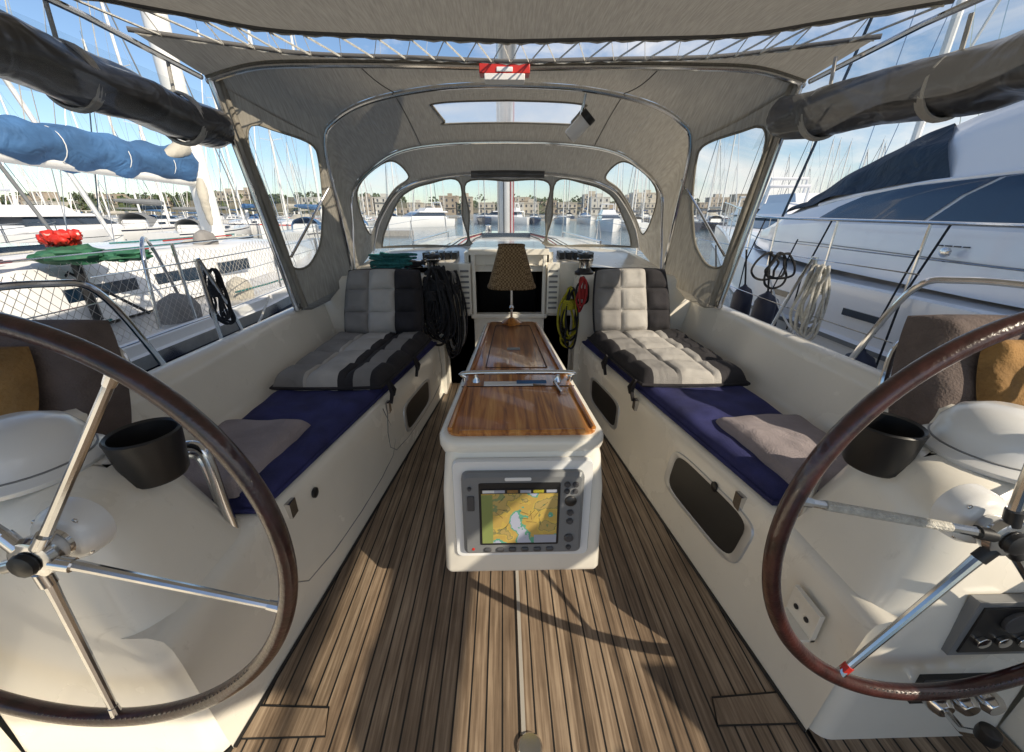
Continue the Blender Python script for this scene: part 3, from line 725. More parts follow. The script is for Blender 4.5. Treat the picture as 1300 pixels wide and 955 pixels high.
# ------------------------------------------------------------------ winches & ropes
for sg in(-1,1):
    w=M();c=(sg*.56,3.0,.925)
    w.lathe([(.07,0),(.07,.02),(.055,.028),(.042,.05),(.040,.08),(.046,.10),(.058,.108),(.058,.118),(.045,.122),(.045,.13),(.058,.134),(.056,.148),(.02,.155),(0,.155)],c,BLK,n=30,cap=False)
    w.lathe([(.044,.05),(.0425,.08),(.047,.098)],c,SS,n=30,cap=False)
    w.lathe([(.057,.107),(.0595,.113),(.057,.119)],c,SS,n=30,cap=False)
    w.lathe([(.022,.154),(.02,.165),(0,.166)],c,SS,n=16)
    w.obj("winch")
def coil(name,c,mt,w=.09,h=.5,n=10,r=.008,dy=.05,axisx=True,seed=1,wrap=True,mts=None):
    m=M();rd=random.Random(seed);c=V(c)
    for i in range(n):
        ww=w*rd.uniform(.5,1.15);hh=h*rd.uniform(.72,1.1);ox=rd.uniform(-.5,.5)*w*.6;oy=rd.uniform(-1,1)*dy
        pts=[]
        for k in range(10):
            a=2*math.pi*k/10
            x=math.sin(a)*ww*.5*(1.2-.6*math.cos(a));z=-hh/2+math.cos(a)*hh/2
            p=V((x+ox+rd.uniform(-.012,.012),oy+rd.uniform(-.012,.012),z)) if axisx else V((oy,x+ox,z))
            pts.append(c+p)
        m.tube(cr(pts,4,True),r,(mts[i%len(mts)] if mts else mt),n=6,closed=True)
    if wrap:
        for k in range(5):
            torus(m,c+V((0,0,-.09-k*.014)),(0,0,1),w*.40,r,mt if not mts else mts[0],N=14,n=6,up=V((0,1,0)))
    return m.obj(name)
coil("halyard_coil",(-.50,2.84,1.0),ROPEB,w=.13,h=.52,n=13,seed=2,r=.009)
coil("halyard_coil",(-.41,2.9,.96),ROPEB,w=.10,h=.58,n=10,seed=5,mts=[ROPEB,ROPEB,CGREY],r=.008)
coil("halyard_coil",(-.56,2.80,.93),ROPEB,w=.10,h=.36,n=8,seed=9,r=.008)
coil("halyard_coil",(.44,2.9,.84),ROPEY,w=.10,h=.44,n=8,seed=3,mts=[ROPEY,ROPEB,ROPEY,ROPEB],r=.008)
coil("halyard_coil",(.52,2.83,.93),ROPER,w=.06,h=.26,n=3,seed=4,mts=[ROPER,ROPEB])
hp=M();rd=random.Random(4);pts=[]
for i in range(70):
    a=i*.9;rr=rd.uniform(.05,.15);pts.append(V((-.86+rr*1.3*math.cos(a),3.06+rr*.6*math.sin(a),.965+.0014*i+rd.uniform(0,.02))))
hp.tube(cr(pts,4),.009,ROPEG,n=6)
pts=[V((-.72+(p.x+.86)*.6,p.y+.05,p.z)) for p in pts[:30]]
hp.tube(cr(pts,4),.008,ROPEB,n=6)
hp.obj("rope_heap")
# ------------------------------------------------------------------ rails, lifelines
for sg in(-1,1):
    r=M()
    r.tube(cr([(sg*1.62,1.80,.52),(sg*1.64,1.72,.80),(sg*1.67,1.62,1.06),(sg*1.72,1.50,1.11),(sg*1.78,1.2,1.12),(sg*1.80,.3,1.12),(sg*1.80,-1.6,1.12)],6),.0135,SS,n=10)
    r.tube(cr([(sg*1.36,1.28,.62),(sg*1.37,1.32,.78),(sg*1.42,1.36,.90),(sg*1.52,1.34,.93),(sg*1.80,1.2,.93),(sg*1.83,.3,.93)],6),.0125,SS,n=10)
    for y in(1.2,.3,-.6,-1.5):r.tube([(sg*1.72,y,.5),(sg*1.79,y,1.12)],.012,SS)
    r.obj("pushpit_rail")
    l=M()
    for y in(2.25,3.9,5.6,7.4,9.2):
        w_,z_,_=interp(HT,y);x=sg*(w_-.04)
        if y==2.25:x=sg*1.69;z_=.50
        l.tube([(x,y,z_),(x+sg*.02,y,z_+.62)],.011,SS)
        if y==2.25:
            l.tube(cr([(x,y+.25,z_),(x+sg*.0,y+.12,z_+.35),(x+sg*.02,y+.02,z_+.62)],5),.010,SS)
    pts=[]
    for y in(1.65,2.25,3.9,5.6,7.4,9.2,11.5):
        w_,z_,_=interp(HT,y);pts.append(V((sg*(w_-.02) if y>2.3 else sg*1.70,y,(z_ if y>2.3 else .5)+.61)))
    l.tube(pts,.003,SS,n=5);l.tube([p-V((0,0,.3)) for p in pts],.003,SS,n=5)
    l.obj("lifeline_rail")
hb=M();hb.tube([V((1.84,-.25+.22*math.cos(a),1.02+.24*math.sin(a))) for a in [math.radians(-240+300*k/20) for k in range(21)]],.055,mat("shadow_caster_yellow",(.6,.42,.05),.7),n=10)  # unseen lifebuoy shape, added astern to break up sunlight on the floor
hb.obj("shadow_caster_lifebuoy")
ob_=M();ob_.lathe([(.0,-.22),(.10,-.20),(.13,-.05),(.13,.10),(.09,.20),(0,.22)],(1.86,-1.05,1.35),BLK,n=18)  # unseen outboard shape behind the camera, added to cast irregular shadows
ob_.box((1.82,-1.10,.55),(1.90,-1.0,1.2),BLK);ob_.lathe([(0,-.1),(.05,-.05),(.05,.08),(0,.1)],(1.86,-1.05,.52),BLK,axis=(0,1,0),n=14)
ob_.tube([(1.86,-1.0,1.3),(1.80,-.7,1.35)],.02,BLK)
ob_.obj("shadow_caster_outboard",bevel=.01)
coil("mooring_rope_coil",(1.72,2.20,1.08),ROPEW,w=.09,h=.40,n=8,seed=12,r=.0075)
coil("mooring_rope_coil",(1.60,2.42,1.13),ROPEB,w=.12,h=.20,n=4,seed=15,r=.007,wrap=False)
coil("mooring_rope_coil",(-1.72,2.35,1.05),ROPEB,w=.07,h=.32,n=6,seed=13,r=.007)
ms=M()
ms.tube([(0,6.3,1.0),(0,6.3,17)],.11,ALU,n=16)
ms.tube([(0,6.2,2.45),(0,2.2,2.65)],.08,ALU,n=12)
for sg in(-1,1):
    ms.tube([(sg*1.75,6.2,.6),(sg*1.2,6.3,9),(0,6.3,16)],.004,SS,n=5)
    ms.tube([(sg*1.4,6.1,1.0),(0,6.3,8.5)],.004,SS,n=5)
ms.tube([(0,12.6,.8),(0,6.4,16.5)],.03,WHT,n=8)
for k in range(7):
    a=k*.9;ms.tube([(.12*math.cos(a),6.3+.12*math.sin(a),1.05),(.12*math.cos(a),6.3+.12*math.sin(a),3)],.007,[ROPER,ROPEW,ROPEB][k%3],n=5)
ms.lathe([(.05,0),(.05,.03),(.04,.1),(.05,.12),(0,.13)],(-.25,6.2,1.06),SS,n=16)
ms.obj("sailboat_mast")
# ------------------------------------------------------------------ fleet sailboat mesh
def hullrings(L,B,zw,zd,n=18,stern=.75,bow=.35):
    rings=[]
    for i in range(n+1):
        t_=i/n;y=L*t_
        w=B/2*(stern+(1-stern)*math.sin(min(t_/.45,1)*math.pi/2)) if t_<.45 else B/2*max(math.cos((t_-.45)/.55*math.pi/2),0)**.75
        w=max(w,.015);z=zd+bow*t_**2
        rings.append((y,w,z))
    return rings
def sailboat_mesh(cover,stripe,seed,hull=WHT):
    rd=random.Random(seed);m=M();L=12;HR=hullrings(L,3.8,0,1.15)
    rg=[]
    for y,w,z in HR:
        rg.append([V(p) for p in((-w*.8,y,-.1),(-w*.97,y,.5),(-w,y,z-.18),(-w,y,z-.08),(-w,y,z),(-w*.95,y,z-.02),(0,y,z+.05),(w*.95,y,z-.02),(w,y,z),(w,y,z-.08),(w,y,z-.18),(w*.97,y,.5),(w*.8,y,-.1))])
    m.loft(rg,hull,closed=False,cap=True,mf=lambda i,j:stripe if j in(2,9) else (hull if j not in(5,6) else WHT))
    rg=[]
    for t_ in range(9):
        y=3.2+t_*.72;w=[1.1,1.15,1.15,1.1,1.05,.95,.8,.6,.3][t_];z=1.15+.35*(y/12)**2;h=[.5,.5,.5,.48,.45,.4,.32,.2,.03][t_]
        rg.append([V(p) for p in((-w,y,z),(-w*.93,y,z+h*.8),(-w*.8,y,z+h),(w*.8,y,z+h),(w*.93,y,z+h*.8),(w,y,z))])
    m.loft(rg,WHT,closed=False,cap=True)
    for sg in(-1,1):
        for k in range(3):
            y=3.9+k*1.2;m.box((sg*1.1-.03,y,1.33),(sg*1.1+.03,y+.7,1.5),YWIN)
        for k in range(7):
            y=.4+k*1.8;_,w,z=HR[int(y/12*18)];m.tube([(sg*w*.95,y,z),(sg*w*.95,y,z+.65)],.015,SS,n=4)
        pts=[V((sg*w*.95,y,z+.63)) for y,w,z in HR]
        m.tube(pts,.01,SS,n=3);m.tube([p-V((0,0,.3)) for p in pts],.01,SS,n=3)
        m.tube([(sg*1.7,6.3,1.3),(sg*1.0,6.6,8.5),(sg*.7,6.6,12),(0,6.6,16.5)],.012,SS,n=3)
        m.tube([(sg*1.5,6.1,1.3),(0,6.6,8.5)],.010,SS,n=3)
        m.tube([(0,6.6,8.4),(sg*1.0,6.5,8.6)],.03,MASTW,n=4);m.tube([(0,6.6,12),(sg*.7,6.5,12.1)],.03,MASTW,n=4)
    m.tube([(0,6.6,1.4),(0,6.6,17)],.10,MASTW,n=8)
    m.tube([(0,6.6,17),(0,6.6,17.6)],.012,BLK,n=4)
    P=[V((0,6.5-k*.5,2.9+.01*k)) for k in range(10)]
    m.tube(P,[.12,.24,.22,.2,.2,.18,.17,.15,.13,.08],cover,n=8)
    m.tube([(0,11.9,1.5),(0,6.7,16.4)],.05,cover if seed%2 else WHT,n=6)
    m.tube([(0,.1,1.2),(0,6.5,16.8)],.01,SS,n=3)
    rg=[]
    for t_,h in((0,.95),(.5,1.0),(1.0,.8),(1.4,.5)):
        rg.append([V((1.1*math.cos(a),3.0+t_,1.2+h*math.sin(a)**.6)) for a in [math.pi*k/12 for k in range(13)]])
    m.loft(rg,cover,closed=False,cap=False)
    return m.obj("sailboat",mesh_only=True)
covs=[BLUEC,NAVYC,mat("cream_cover",(.5,.47,.4),.8,wr=.6),mat("grey_cover",(.2,.21,.22),.8)]
SB=[sailboat_mesh(covs[k],[NAVYH,BLUEC,REDM,NAVYH][k],k,WHT if k!=1 else NAVYH) for k in range(4)]
WZ=-.95
def put(me,name,loc,rot,s=1,parent=None):
    o=bpy.data.objects.new(name,me);o.location=loc;o.rotation_euler=(0,0,rot);o.scale=(s,s,s)
    bpy.context.collection.objects.link(o)
    if parent:o.parent=parent
    return o
for k,x in enumerate((-8.8,-13.2,-17.6,-22.2,-27)):
    put(SB[(k+2)%4],"sailboat",(x,R.uniform(-1,2.5),WZ),R.uniform(-.03,.03),R.uniform(.85,1.05))
for k,x in enumerate((11.5,16,20.5)):
    put(SB[(k+1)%4],"sailboat",(x,R.uniform(4,7),WZ),R.uniform(-.03,.03),R.uniform(.9,1.05))
fleet=empty("moored_sailboat_fleet")
def row(y,x0,x1,st,rot):
    x=x0
    while x<x1:
        if R.random()<.9:
            put(R.choice(SB),"moored_boat",(x,y+R.uniform(-1.5,1.5),WZ),rot+R.uniform(-.06,.06),R.uniform(.7,1.12),fleet)
        x+=st*R.uniform(.85,1.3)
row(30,-62,-11,4.6,0);row(50,-90,-14,5.2,math.pi);row(76,-110,-12,6,0);row(108,-140,140,5.2,math.pi)
row(60,20,90,5.8,0);row(84,24,110,6,math.pi);row(150,-170,170,5.5,0)
pn=M();PC=mat("pontoon_concrete",(.36,.34,.31),.8,var=.15,bump=.3,bs=8)
for y,x0,x1 in((45,-95,-10),(93,-140,-12),(76,22,115),(135,-150,160)):
    pn.box((x0,y,WZ-.2),(x1,y+2.2,WZ+.5),PC)
    for k in range(int((x1-x0)/9)):
        pn.tube([(x0+4+9*k,y+2.3,WZ-1),(x0+4+9*k,y+2.3,WZ+2.6)],.16,MASTW,n=8)
pn.obj("pontoon")
def mycht():
    m=M();HR=hullrings(13,4.2,0,1.3,bow=.5);rg=[]
    for y,w,z in HR:rg.append([V(p) for p in((-w*.8,y,-.1),(-w*.95,y,.5),(-w,y,z),(0,y,z+.05),(w,y,z),(w*.95,y,.5),(w*.8,y,-.1))])
    m.loft(rg,YW,closed=False,cap=True)
    def cab(y0,y1,w,z0,z1,rk,mt):
        m.loft([[V(p) for p in((-w,y0,z0),(w,y0,z0),(w*.9,y1,z0),(-w*.9,y1,z0))],[V(p) for p in((-w*.85,y0+rk*.2,z1),(w*.85,y0+rk*.2,z1),(w*.75,y1-rk,z1),(-w*.75,y1-rk,z1))]],mt)
    cab(2,9.8,1.75,1.35,1.8,.5,YW);cab(2.1,9.2,1.6,1.8,2.35,1.2,YWIN);cab(1.6,7.8,1.6,2.35,2.55,.3,YW);cab(2.5,6.5,1.3,2.55,3.1,.7,YW)
    m.tube([(-1.1,2.4,2.5),(-1.0,2.8,4.0),(1.0,2.8,4.0),(1.1,2.4,2.5)],.1,YW,n=6)
    return m.obj("motorboat",mesh_only=True)
MY=mycht()
for x,y,r_ in((-38,10,0),(15,24,2.9),(19,31,3.0),(24,42,2.8),(-30,24,0),(16,66,3),(-10,80,2.4),(6,96,1.2)):
    put(MY,"motorboat",(x,y,WZ),r_,R.uniform(.85,1.1))
# ------------------------------------------------------------------ neighbour sailboat
nb=M();cx=-4.3
NT=[(-4,1.5,.50),(0,1.75,.50),(4,1.82,.52),(6.5,1.65,.58),(8.5,1.2,.66),(10,.6,.74),(11,.03,.8)]
rg=[]
for i in range(31):
    y=-4+i*.5;w,z=interp(NT,y)
    rg.append([V((cx+a,y,b)) for a,b in((w*.85,WZ-.1),(w*.97,-.3),(w,z-.16),(w+.03,z-.15),(w+.03,z-.06),(w,z-.05),(w,z+.02),(w-.04,z+.04),(w-.09,z),(0,z+.06),(-w+.09,z),(-w,z+.02),(-w*.97,-.3),(-w*.85,WZ-.1))])
nb.loft(rg,WHT,closed=False,cap=False,mf=lambda i,j:NAVYH if j<2 or j>11 else (WHT if j not in(3,) else SS))
rg=[]
for y,w,h in((2.3,1.15,.40),(2.6,1.15,.46),(4,1.15,.46),(5.5,1.05,.44),(7,.85,.36),(8.2,.6,.15),(8.6,.4,.02)):
    z=.56
    rg.append([V((cx+a,y,b)) for a,b in((w,z),(w-.06,z+h*.8),(w-.16,z+h),(0,z+h+.05),(-w+.16,z+h),(-w+.06,z+h*.8),(-w,z))])
nb.loft(rg,WHT,closed=False,cap=True)
for y0,y1 in((2.9,3.5),(3.7,4.3),(4.6,5.1)):
    nb.box((cx+1.08,y0,.72),(cx+1.12,y1,.84),YWIN)
for q in(1,-1):
    nb.loft([[V((cx+q*a,y,b)) for a,b in((1.25,.52),(1.2,.80),(1.05,.82),(1.0,.52))] for y in(-2,2.3)],WHT)
nb.box((cx-.3,3.2,1.05),(cx+.3,3.8,1.10),YWIN);nb.box((cx-.25,6.3,.98),(cx+.25,6.8,1.03),YWIN)
for y in(1.2,2.0):nb.lathe([(.07,0),(.06,.03),(.05,.06),(.05,.10),(.065,.12),(0,.13)],(cx+1.12,y,.82),SS,n=16)
torus(nb,(cx+.1,.9,1.15),(0,-1,.1),.42,.015,SS,N=40,n=6)
for k in range(12):
    y0=R.uniform(1.5,5.5);x0=cx+R.uniform(.2,1.6);zz=.62 if x0>cx+1.15 else 1.06
    nb.tube(cr([(x0,y0,zz),(x0+R.uniform(-.1,.1),y0+.6,zz),(x0,y0+1.2,zz)],4),.009,R.choice((ROPEW,ROPEB,ROPER,ROPEG)),n=5)
mx,my=-4.05,5.9
nb.tube([(mx,my,.9),(mx,my,16)],.13,MASTW,n=14)
P=[];rings=[]
for i in range(70):
    t_=i/69;c=V((mx+.02*math.sin(i*.5),lerp(5.75,1.0,t_),lerp(1.90,2.03,t_)-.05*math.sin(t_*3.1)+.012*math.sin(i*.8)));P.append(c)
    r0=lerp(.165,.125,t_)*(1+.10*math.sin(i*.95)+.05*math.sin(i*.37))
    rings.append([c+V((r0*.85*math.cos(a)*(1+.25*noise.noise(V((math.cos(a)*2,i*.22,math.sin(a)*2)))),.02*math.sin(a*3),r0*1.12*math.sin(a)*(1+.25*noise.noise(V((math.cos(a)*2,i*.22,math.sin(a)*2+7)))))) for a in [2*math.pi*j/22 for j in range(22)]])
nb.loft(rings,BLUEC)
nb.tube([(mx,5.8,1.72),(mx,1.0,1.85)],.055,MASTW,n=10)
for i in range(6,68,9):torus(nb,P[i],(0,1,0),.15,.004,MASTW,N=20,n=5)
nb.tube(cr([(mx+.05,5.72,2.10),(mx+.12,5.5,2.05),(mx+.10,5.25,1.95)],6),[.05,.07,.08,.09,.09,.09,.08,.08,.07,.06,.05,.04,.03],covs[2],n=12)
nb.tube(cr([(mx+.12,5.74,1.75),(mx+.16,5.65,1.5),(mx+.13,5.7,1.2)],6),[.03,.04,.05,.06,.06,.06,.05,.05,.05,.04,.04,.03,.02],covs[2],n=10)
for q in range(5):
    nb.tube([(mx,my,8+q*1.5),(mx+.05*q-.1,4.9-q*.9,2.0)],.004,ROPEW,n=4)
for sg in(-1,1):
    nb.tube([(cx+sg*1.7,5.8,.6),(mx+sg*1.0,5.9,7.5),(mx,5.9,15.5)],.006,SS,n=5)
    nb.tube([(cx+sg*1.5,5.5,.6),(mx,5.9,7.4)],.005,SS,n=5)
    nb.tube([(cx+sg*1.5,6.2,.6),(mx,5.9,7.4)],.005,SS,n=5)
pts=[]
for i in range(16):
    y=-1+i*.7;w,z=interp(NT,y);pts.append(V((cx+w-.06,y,z)))
for i,p in enumerate(pts):
    if i%2==0:nb.tube([p,p+V((0,0,.62))],.012,SS,n=6)
nb.tube([p+V((0,0,.61)) for p in pts],.004,SS,n=5);nb.tube([p+V((0,0,.32)) for p in pts],.004,SS,n=5)
NETM=mat("netting",(.42,.40,.36),.8)
for k in range(-14,150):
    for dr in(1,-1):
        y0=-1+k*.058;y1=y0+dr*.42
        if min(y0,y1)<-.9 or max(y0,y1)>7:continue
        w0,z0=interp(NT,y0);w1,z1=interp(NT,y1)
        nb.tube([(cx+w0-.06,y0,z0+.05),(cx+(w0+w1)/2-.06+.015*math.sin(k),(y0+y1)/2,(z0+z1)/2+.28),(cx+w1-.06,y1,z1+.55+.02*math.sin(k*.4))],.0018,NETM,n=3)
for (x,y,z,s,mt_) in((-3.5,4.9,1.05,.10,CGREY),(-2.75,2.35,.62,.12,covs[2]),(-2.75,3.3,.62,.12,CGREY),(-2.8,4.2,.62,.1,covs[2])):
    nb.loft([[V((x+s*rr_*math.cos(a)*(1+.2*math.sin(3*a)),y+s*1.4*rr_*math.sin(a),z+zz)) for a in[2*math.pi*k/14 for k in range(14)]] for rr_,zz in((1,-.1),(1.05,0),(.8,.08),(.2,.12))],mt_)
nb.tube(cr([(-2.7,1.3,.55),(-2.72,1.5,1.2),(-2.9,1.9,1.25),(-2.95,2.2,.6)],6),.013,SS)
nb.tube(cr([(-2.6,2.9,.55),(-2.62,3.0,1.1),(-2.8,3.3,1.12),(-2.85,3.5,.6)],6),.013,SS)
nb.tube([(-2.9,3.2,.6),(-3.2,3.0,.95),(-3.4,2.8,.62)],.012,BLK)
nb.obj("neighbouring_sailboat",smooth=50)
gt=M()
def blob(m,c,s,mt,sd,n=14,amp=.45):
    rings=[]
    for i in range(n+1):
        th_=math.pi*i/n;ring=[]
        for j in range(22):
            ph=2*math.pi*j/22;dv=V((math.sin(th_)*math.cos(ph),math.sin(th_)*math.sin(ph),math.cos(th_)))
            q=1+amp*noise.noise(dv*2.6+V((sd,0,0)))
            ring.append(V(c)+V((dv.x*s[0]*q,dv.y*s[1]*q,dv.z*s[2]*q)))
        rings.append(ring)
    m.loft(rings,mt,cap=False)
gx,gy=-3.12,3.0
blob(gt,(gx,gy,1.07),(.15,.20,.06),TEAL,1);blob(gt,(gx+.22,gy+.18,1.05),(.12,.16,.045),TEAL,5)
for k in range(11):blob(gt,(gx-.06+.05*math.cos(k*2.4)*(k*.17+.4),gy+.02+.06*math.sin(k*2.4),1.16+.022*(k%3)),(.048,.048,.038),REDM,9+k,n=8)
gt.tube([(gx,gy,.6),(gx,gy,1.08)],.03,BLK)
gt.obj("flower_planter")
# ------------------------------------------------------------------ motor yacht (starboard)
ya=M();cx=5.6
YT=[(-6,2.45,.70),(0,2.6,.74),(5,2.55,.76),(6,2.2,.80),(7,1.75,.85),(8,1.3,.90),(9,.85,.95),(10,.42,1.0),(11,.02,1.05)]
rg=[]
for i in range(52):
    y=-6+i/3;w,z=interp(YT,y)
    f=1 if y<4 else lerp(1,.55,min((y-4)/7,1))
    rg.append([V((cx+sg*a,y,b)) for sg,a,b in((-1,w*.80*f,WZ-.1),(-1,w*.88*f,-.55),(-1,lerp(w*f,w,.55),-.1),(-1,w-.02,z-.52),(-1,w+.03,z-.50),(-1,w+.03,z-.46),(-1,w-.02,z-.44),(-1,w,z-.05),(-1,w-.01,z),(-1,w-.07,z+.01),(-1,w-.12 if w>.2 else w*.5,z-.06),(1,0,z-.03),(1,w-.1 if w>.2 else w*.5,z-.05),(1,w,z),(1,w*.9*f,-.4),(1,w*.8*f,WZ-.1))])
ya.loft(rg,YW,closed=False,cap=False,mf=lambda i,j:GREYP if j==4 else YW)
ST=[(-6,2.0,.70,.80,.85,.95),(-2.4,2.0,.70,1.0,1.1,1.3),(-1.6,2.0,.72,1.22,1.66,2.66),(1.5,2.0,.72,1.22,1.66,2.66),(3.0,1.97,.73,1.22,1.62,2.42),(4.0,1.93,.75,1.24,1.58,2.22),(5.0,1.86,.77,1.24,1.48,1.96),(6.1,1.66,.80,1.18,1.32,1.52),(7,1.3,.84,1.08,1.15,1.2),(8,.75,.88,.98,1.0,1.02),(8.5,.3,.9,.92,.93,.94)]
rg=[];yl=[]
y=-6
def HALF(y):
    w,z0,z1,z2,z3=interp(ST,y)
    m_=min(1,w)
    return w,[(w,z0),(w-.02,lerp(z0,z1,.5)),(w-.05,z1),(w-.07,z1+.015),(w-.16*m_,z2-.015),(w-.17*m_,z2),(w-.22*m_,z2+.02),(w-.36*m_,lerp(z2,z3,.55)),(w*.68,z3-.02),(w*.5,z3+.04),(0,z3+.08)]
while y<=8.5:
    w,half=HALF(y);yl.append(y)
    rg.append([V((cx-a,y,b)) for a,b in half]+[V((cx+a,y,b)) for a,b in half[::-1][1:]])
    y+=.1
ya.loft(rg,YW,closed=False,cap=True)
def SY(y,k,off):
    w,half=HALF(y)
    i=min(int(k),9);t_=k-i;a=lerp(half[i][0],half[i+1][0],t_);b=lerp(half[i][1],half[i+1][1],t_)
    return V((cx-a-off,y,b+off*.9))
def cov(u,v):
    y=lerp(6.35,lerp(3.75,4.85,v),u);k=lerp(6.0,10,v)
    wv=.014*math.sin(v*14+u*5)+.012*math.sin(u*17)+.02*noise.noise(V((u*5,v*5,0)))
    return SY(y,k,.035+wv)
ya.patch(cov,40,34,NAVYC)
def glz(u,v):
    y=lerp(lerp(5.2,4.3,v),.3,u);k=lerp(3.05,4.95,v);return SY(y,k,.008)
for a,b in((0,.30),(.31,.60),(.61,1)):
    ya.patch(lambda u,v:glz(lerp(a,b,u),v),24,3,YWIN)
ya.tube([SY(y,5.8,.01) for y in[-1.5+.3*i for i in range(24)]],.02,YW,n=6)
ya.loft([[V((cx+a,y,b)) for a,b in((-1.75,z),(-1.6,z+.26),(-1.3,z+.32),(1.3,z+.32),(1.6,z+.26),(1.75,z),(1.4,z-.1),(-1.4,z-.1))] for y,z in((-2.2,2.70),(1.5,2.68),(2.6,2.56),(3.4,2.42))],YW)
ya.tube([(cx-1.4,1.6,2.95),(cx-1.3,.8,3.3),(cx-1.2,-1,3.4)],.02,SS,n=6)
for y0,y1,z0,z1 in((3.05,3.45,.50,.56),(4.2,4.5,.50,.56)):
    w,_=interp(YT,(y0+y1)/2);ya.box((cx-w-.012,y0,z0),(cx-w+.03,y1,z1),YWIN)
ya.lathe([(.04,0),(.04,.02),(.02,.03)],(cx-2.0,3.3,1.05),SS,axis=(-1,0,0),n=14)
for k in range(4):ya.box((cx-1.945,3.2+k*.07,1.09),(cx-1.925,3.24+k*.07,1.10),GREYB)
ya.tube([SY(y,1.0,.006) for y in[-1.4+.4*i for i in range(18)]],.006,GREYP,n=4)
pts=[]
for i in range(34):
    y=-4+i*.44
    w,z=interp(YT,y);pts.append(V((cx-max(w-.08,.02),y,z+lerp(.50,.56,i/33))))
ya.tube(pts,.014,SS,n=8);ya.tube([p-V((0,0,.25)) for p in pts],.006,SS,n=6)
for i in range(0,34,2):
    p=pts[i];w,z=interp(YT,p.y);ya.tube([V((p.x,p.y,z)),p],.012,SS,n=6)
for y in(2.9,4.0,5.1,6.4):
    w,z=interp(YT,y);ya.tube([V((cx-w+.08,y,z+.52)),V((cx-w-.04,y+.03,z+.0)),V((cx-w-.07,y,.2))],.008,ROPEB,n=5)
ya.obj("motor_yacht",smooth=40)
FEN=mat("fender_navy",(.012,.014,.035),.5,var=.2,bump=.2,bs=60)
FP=[(.02,.30),(.03,.28),(.09,.24),(.125,.16),(.13,0),(.13,-.2),(.12,-.28),(.08,-.34),(0,-.36)]
for y,x,z,s in((4.2,2.83,0,1),(2.9,2.8,-.2,1),(-.5,2.8,-.2,1),(3.45,1.80,.70,.55),(3.0,1.80,.68,.55),(2.72,1.80,.68,.55)):
    f=M();f.lathe([(a*s,b*s) for a,b in FP],(x,y,z+(.25 if s==1 else 0)),FEN,n=20,cap=False)
    f.tube([(x,y,z+(.25 if s==1 else 0)+.29*s),(x+(.15 if s==1 else -.05),y,1.1)],.007,ROPEB,n=5);f.obj("boat_fender")
for x,y,z in((-2.1,3.2,.0),(-2.15,1.6,.0),(-2.15,4.9,.0)):
    f=M();f.lathe(FP,(x,y,z),FEN,n=20,cap=False)
    f.tube([(x,y,z+.28),(x+.3,y,.55)],.007,ROPEB,n=5);f.obj("boat_fender")
ml=M()
for a,b in(((1.72,2.0,.55),(2.98,1.0,.75)),((1.72,2.0,.55),(3.0,4.6,.75)),((-1.72,2.2,.55),(-2.5,4.2,.55)),((1.72,1.6,.55),(3.0,1.9,1.0))):
    a,b=V(a),V(b);ml.tube([lerp(a,b,k/10)-V((0,0,.10*math.sin(math.pi*k/10))) for k in range(11)],.009,ROPEW,n=6)
ml.obj("mooring_lines")
# ------------------------------------------------------------------ water, land, town
def water():
    m,nt,p=newmat("sea_water");L=nt.links.new
    tc=nd(nt,"ShaderNodeTexCoord")
    n=nd(nt,"ShaderNodeTexNoise");n.inputs['Scale'].default_value=1.3;n.inputs['Detail'].default_value=6;L(tc.outputs['Object'],n.inputs['Vector'])
    b=nd(nt,"ShaderNodeBump");b.inputs['Strength'].default_value=.6;b.inputs['Distance'].default_value=.12;L(n.outputs[0],b.inputs['Height']);L(b.outputs[0],p.inputs['Normal'])
    p.inputs['Base Color'].default_value=(.015,.06,.09,1);p.inputs['Roughness'].default_value=.08;p.inputs['IOR'].default_value=1.33
    return m
w=M();w.add([(-3000,-3000,WZ),(3000,-3000,WZ),(3000,3000,WZ),(-3000,3000,WZ)],[(0,1,2,3)],water());w.obj("water")
HILL=mat("hill_ground",(.10,.10,.05),.95,var=.4,vs=.05,col2=(.24,.20,.13))
SH=245
def hh(x,y):
    b=0
    if y>SH:
        r=min((y-SH)/60,1)
        b=r*(4+8*math.exp(-((x+230)/150)**2)+4*math.exp(-((x-60)/150)**2)+5*noise.noise(V((x*.008,y*.008,3))))
        b+=max(0,(y-310)/120)*6*(.5+.5*noise.noise(V((x*.004,y*.004,9))))
    return b+WZ-.4
h=M()
h.patch(lambda u,v:V((lerp(-1100,1100,u),lerp(SH-2,600,v),hh(lerp(-1100,1100,u),lerp(SH-2,600,v)))),120,26,HILL)
h.box((-1100,SH-4,WZ-1),(1100,SH-1,WZ+1.2),PC)
h.obj("hills")
fol=mat("foliage",(.035,.055,.022),.9,var=.4,vs=.4,col2=(.09,.115,.045))
tr=M();rd=random.Random(11)
for k in range(330):
    x=rd.uniform(-520,420);y=rd.uniform(SH+8,370)
    if rd.random()<.45:x=rd.uniform(-430,-80)
    z=hh(x,y);s=rd.uniform(2.4,4.6)
    tr.tube([(x,y,z-1),(x,y,z+s*.6)],.25,HILL,n=4)
    for q in range(24):
        dv=V((rd.gauss(0,1),rd.gauss(0,1),rd.gauss(0,1))).normalized()*rd.uniform(.5,1)
        c=V((x,y,z+s*.75))+V((dv.x*s*1.2,dv.y*s,dv.z*s*.7));a=rd.uniform(.6,1.3)
        e1=V((rd.gauss(0,1),rd.gauss(0,1),rd.gauss(0,1))).normalized();e2=e1.orthogonal().normalized()
        tr.add([c+e1*a,c+e2*a,c-e1*a,c-e2*a],[(0,1,2,3)],fol)
tr.obj("hillside_trees")
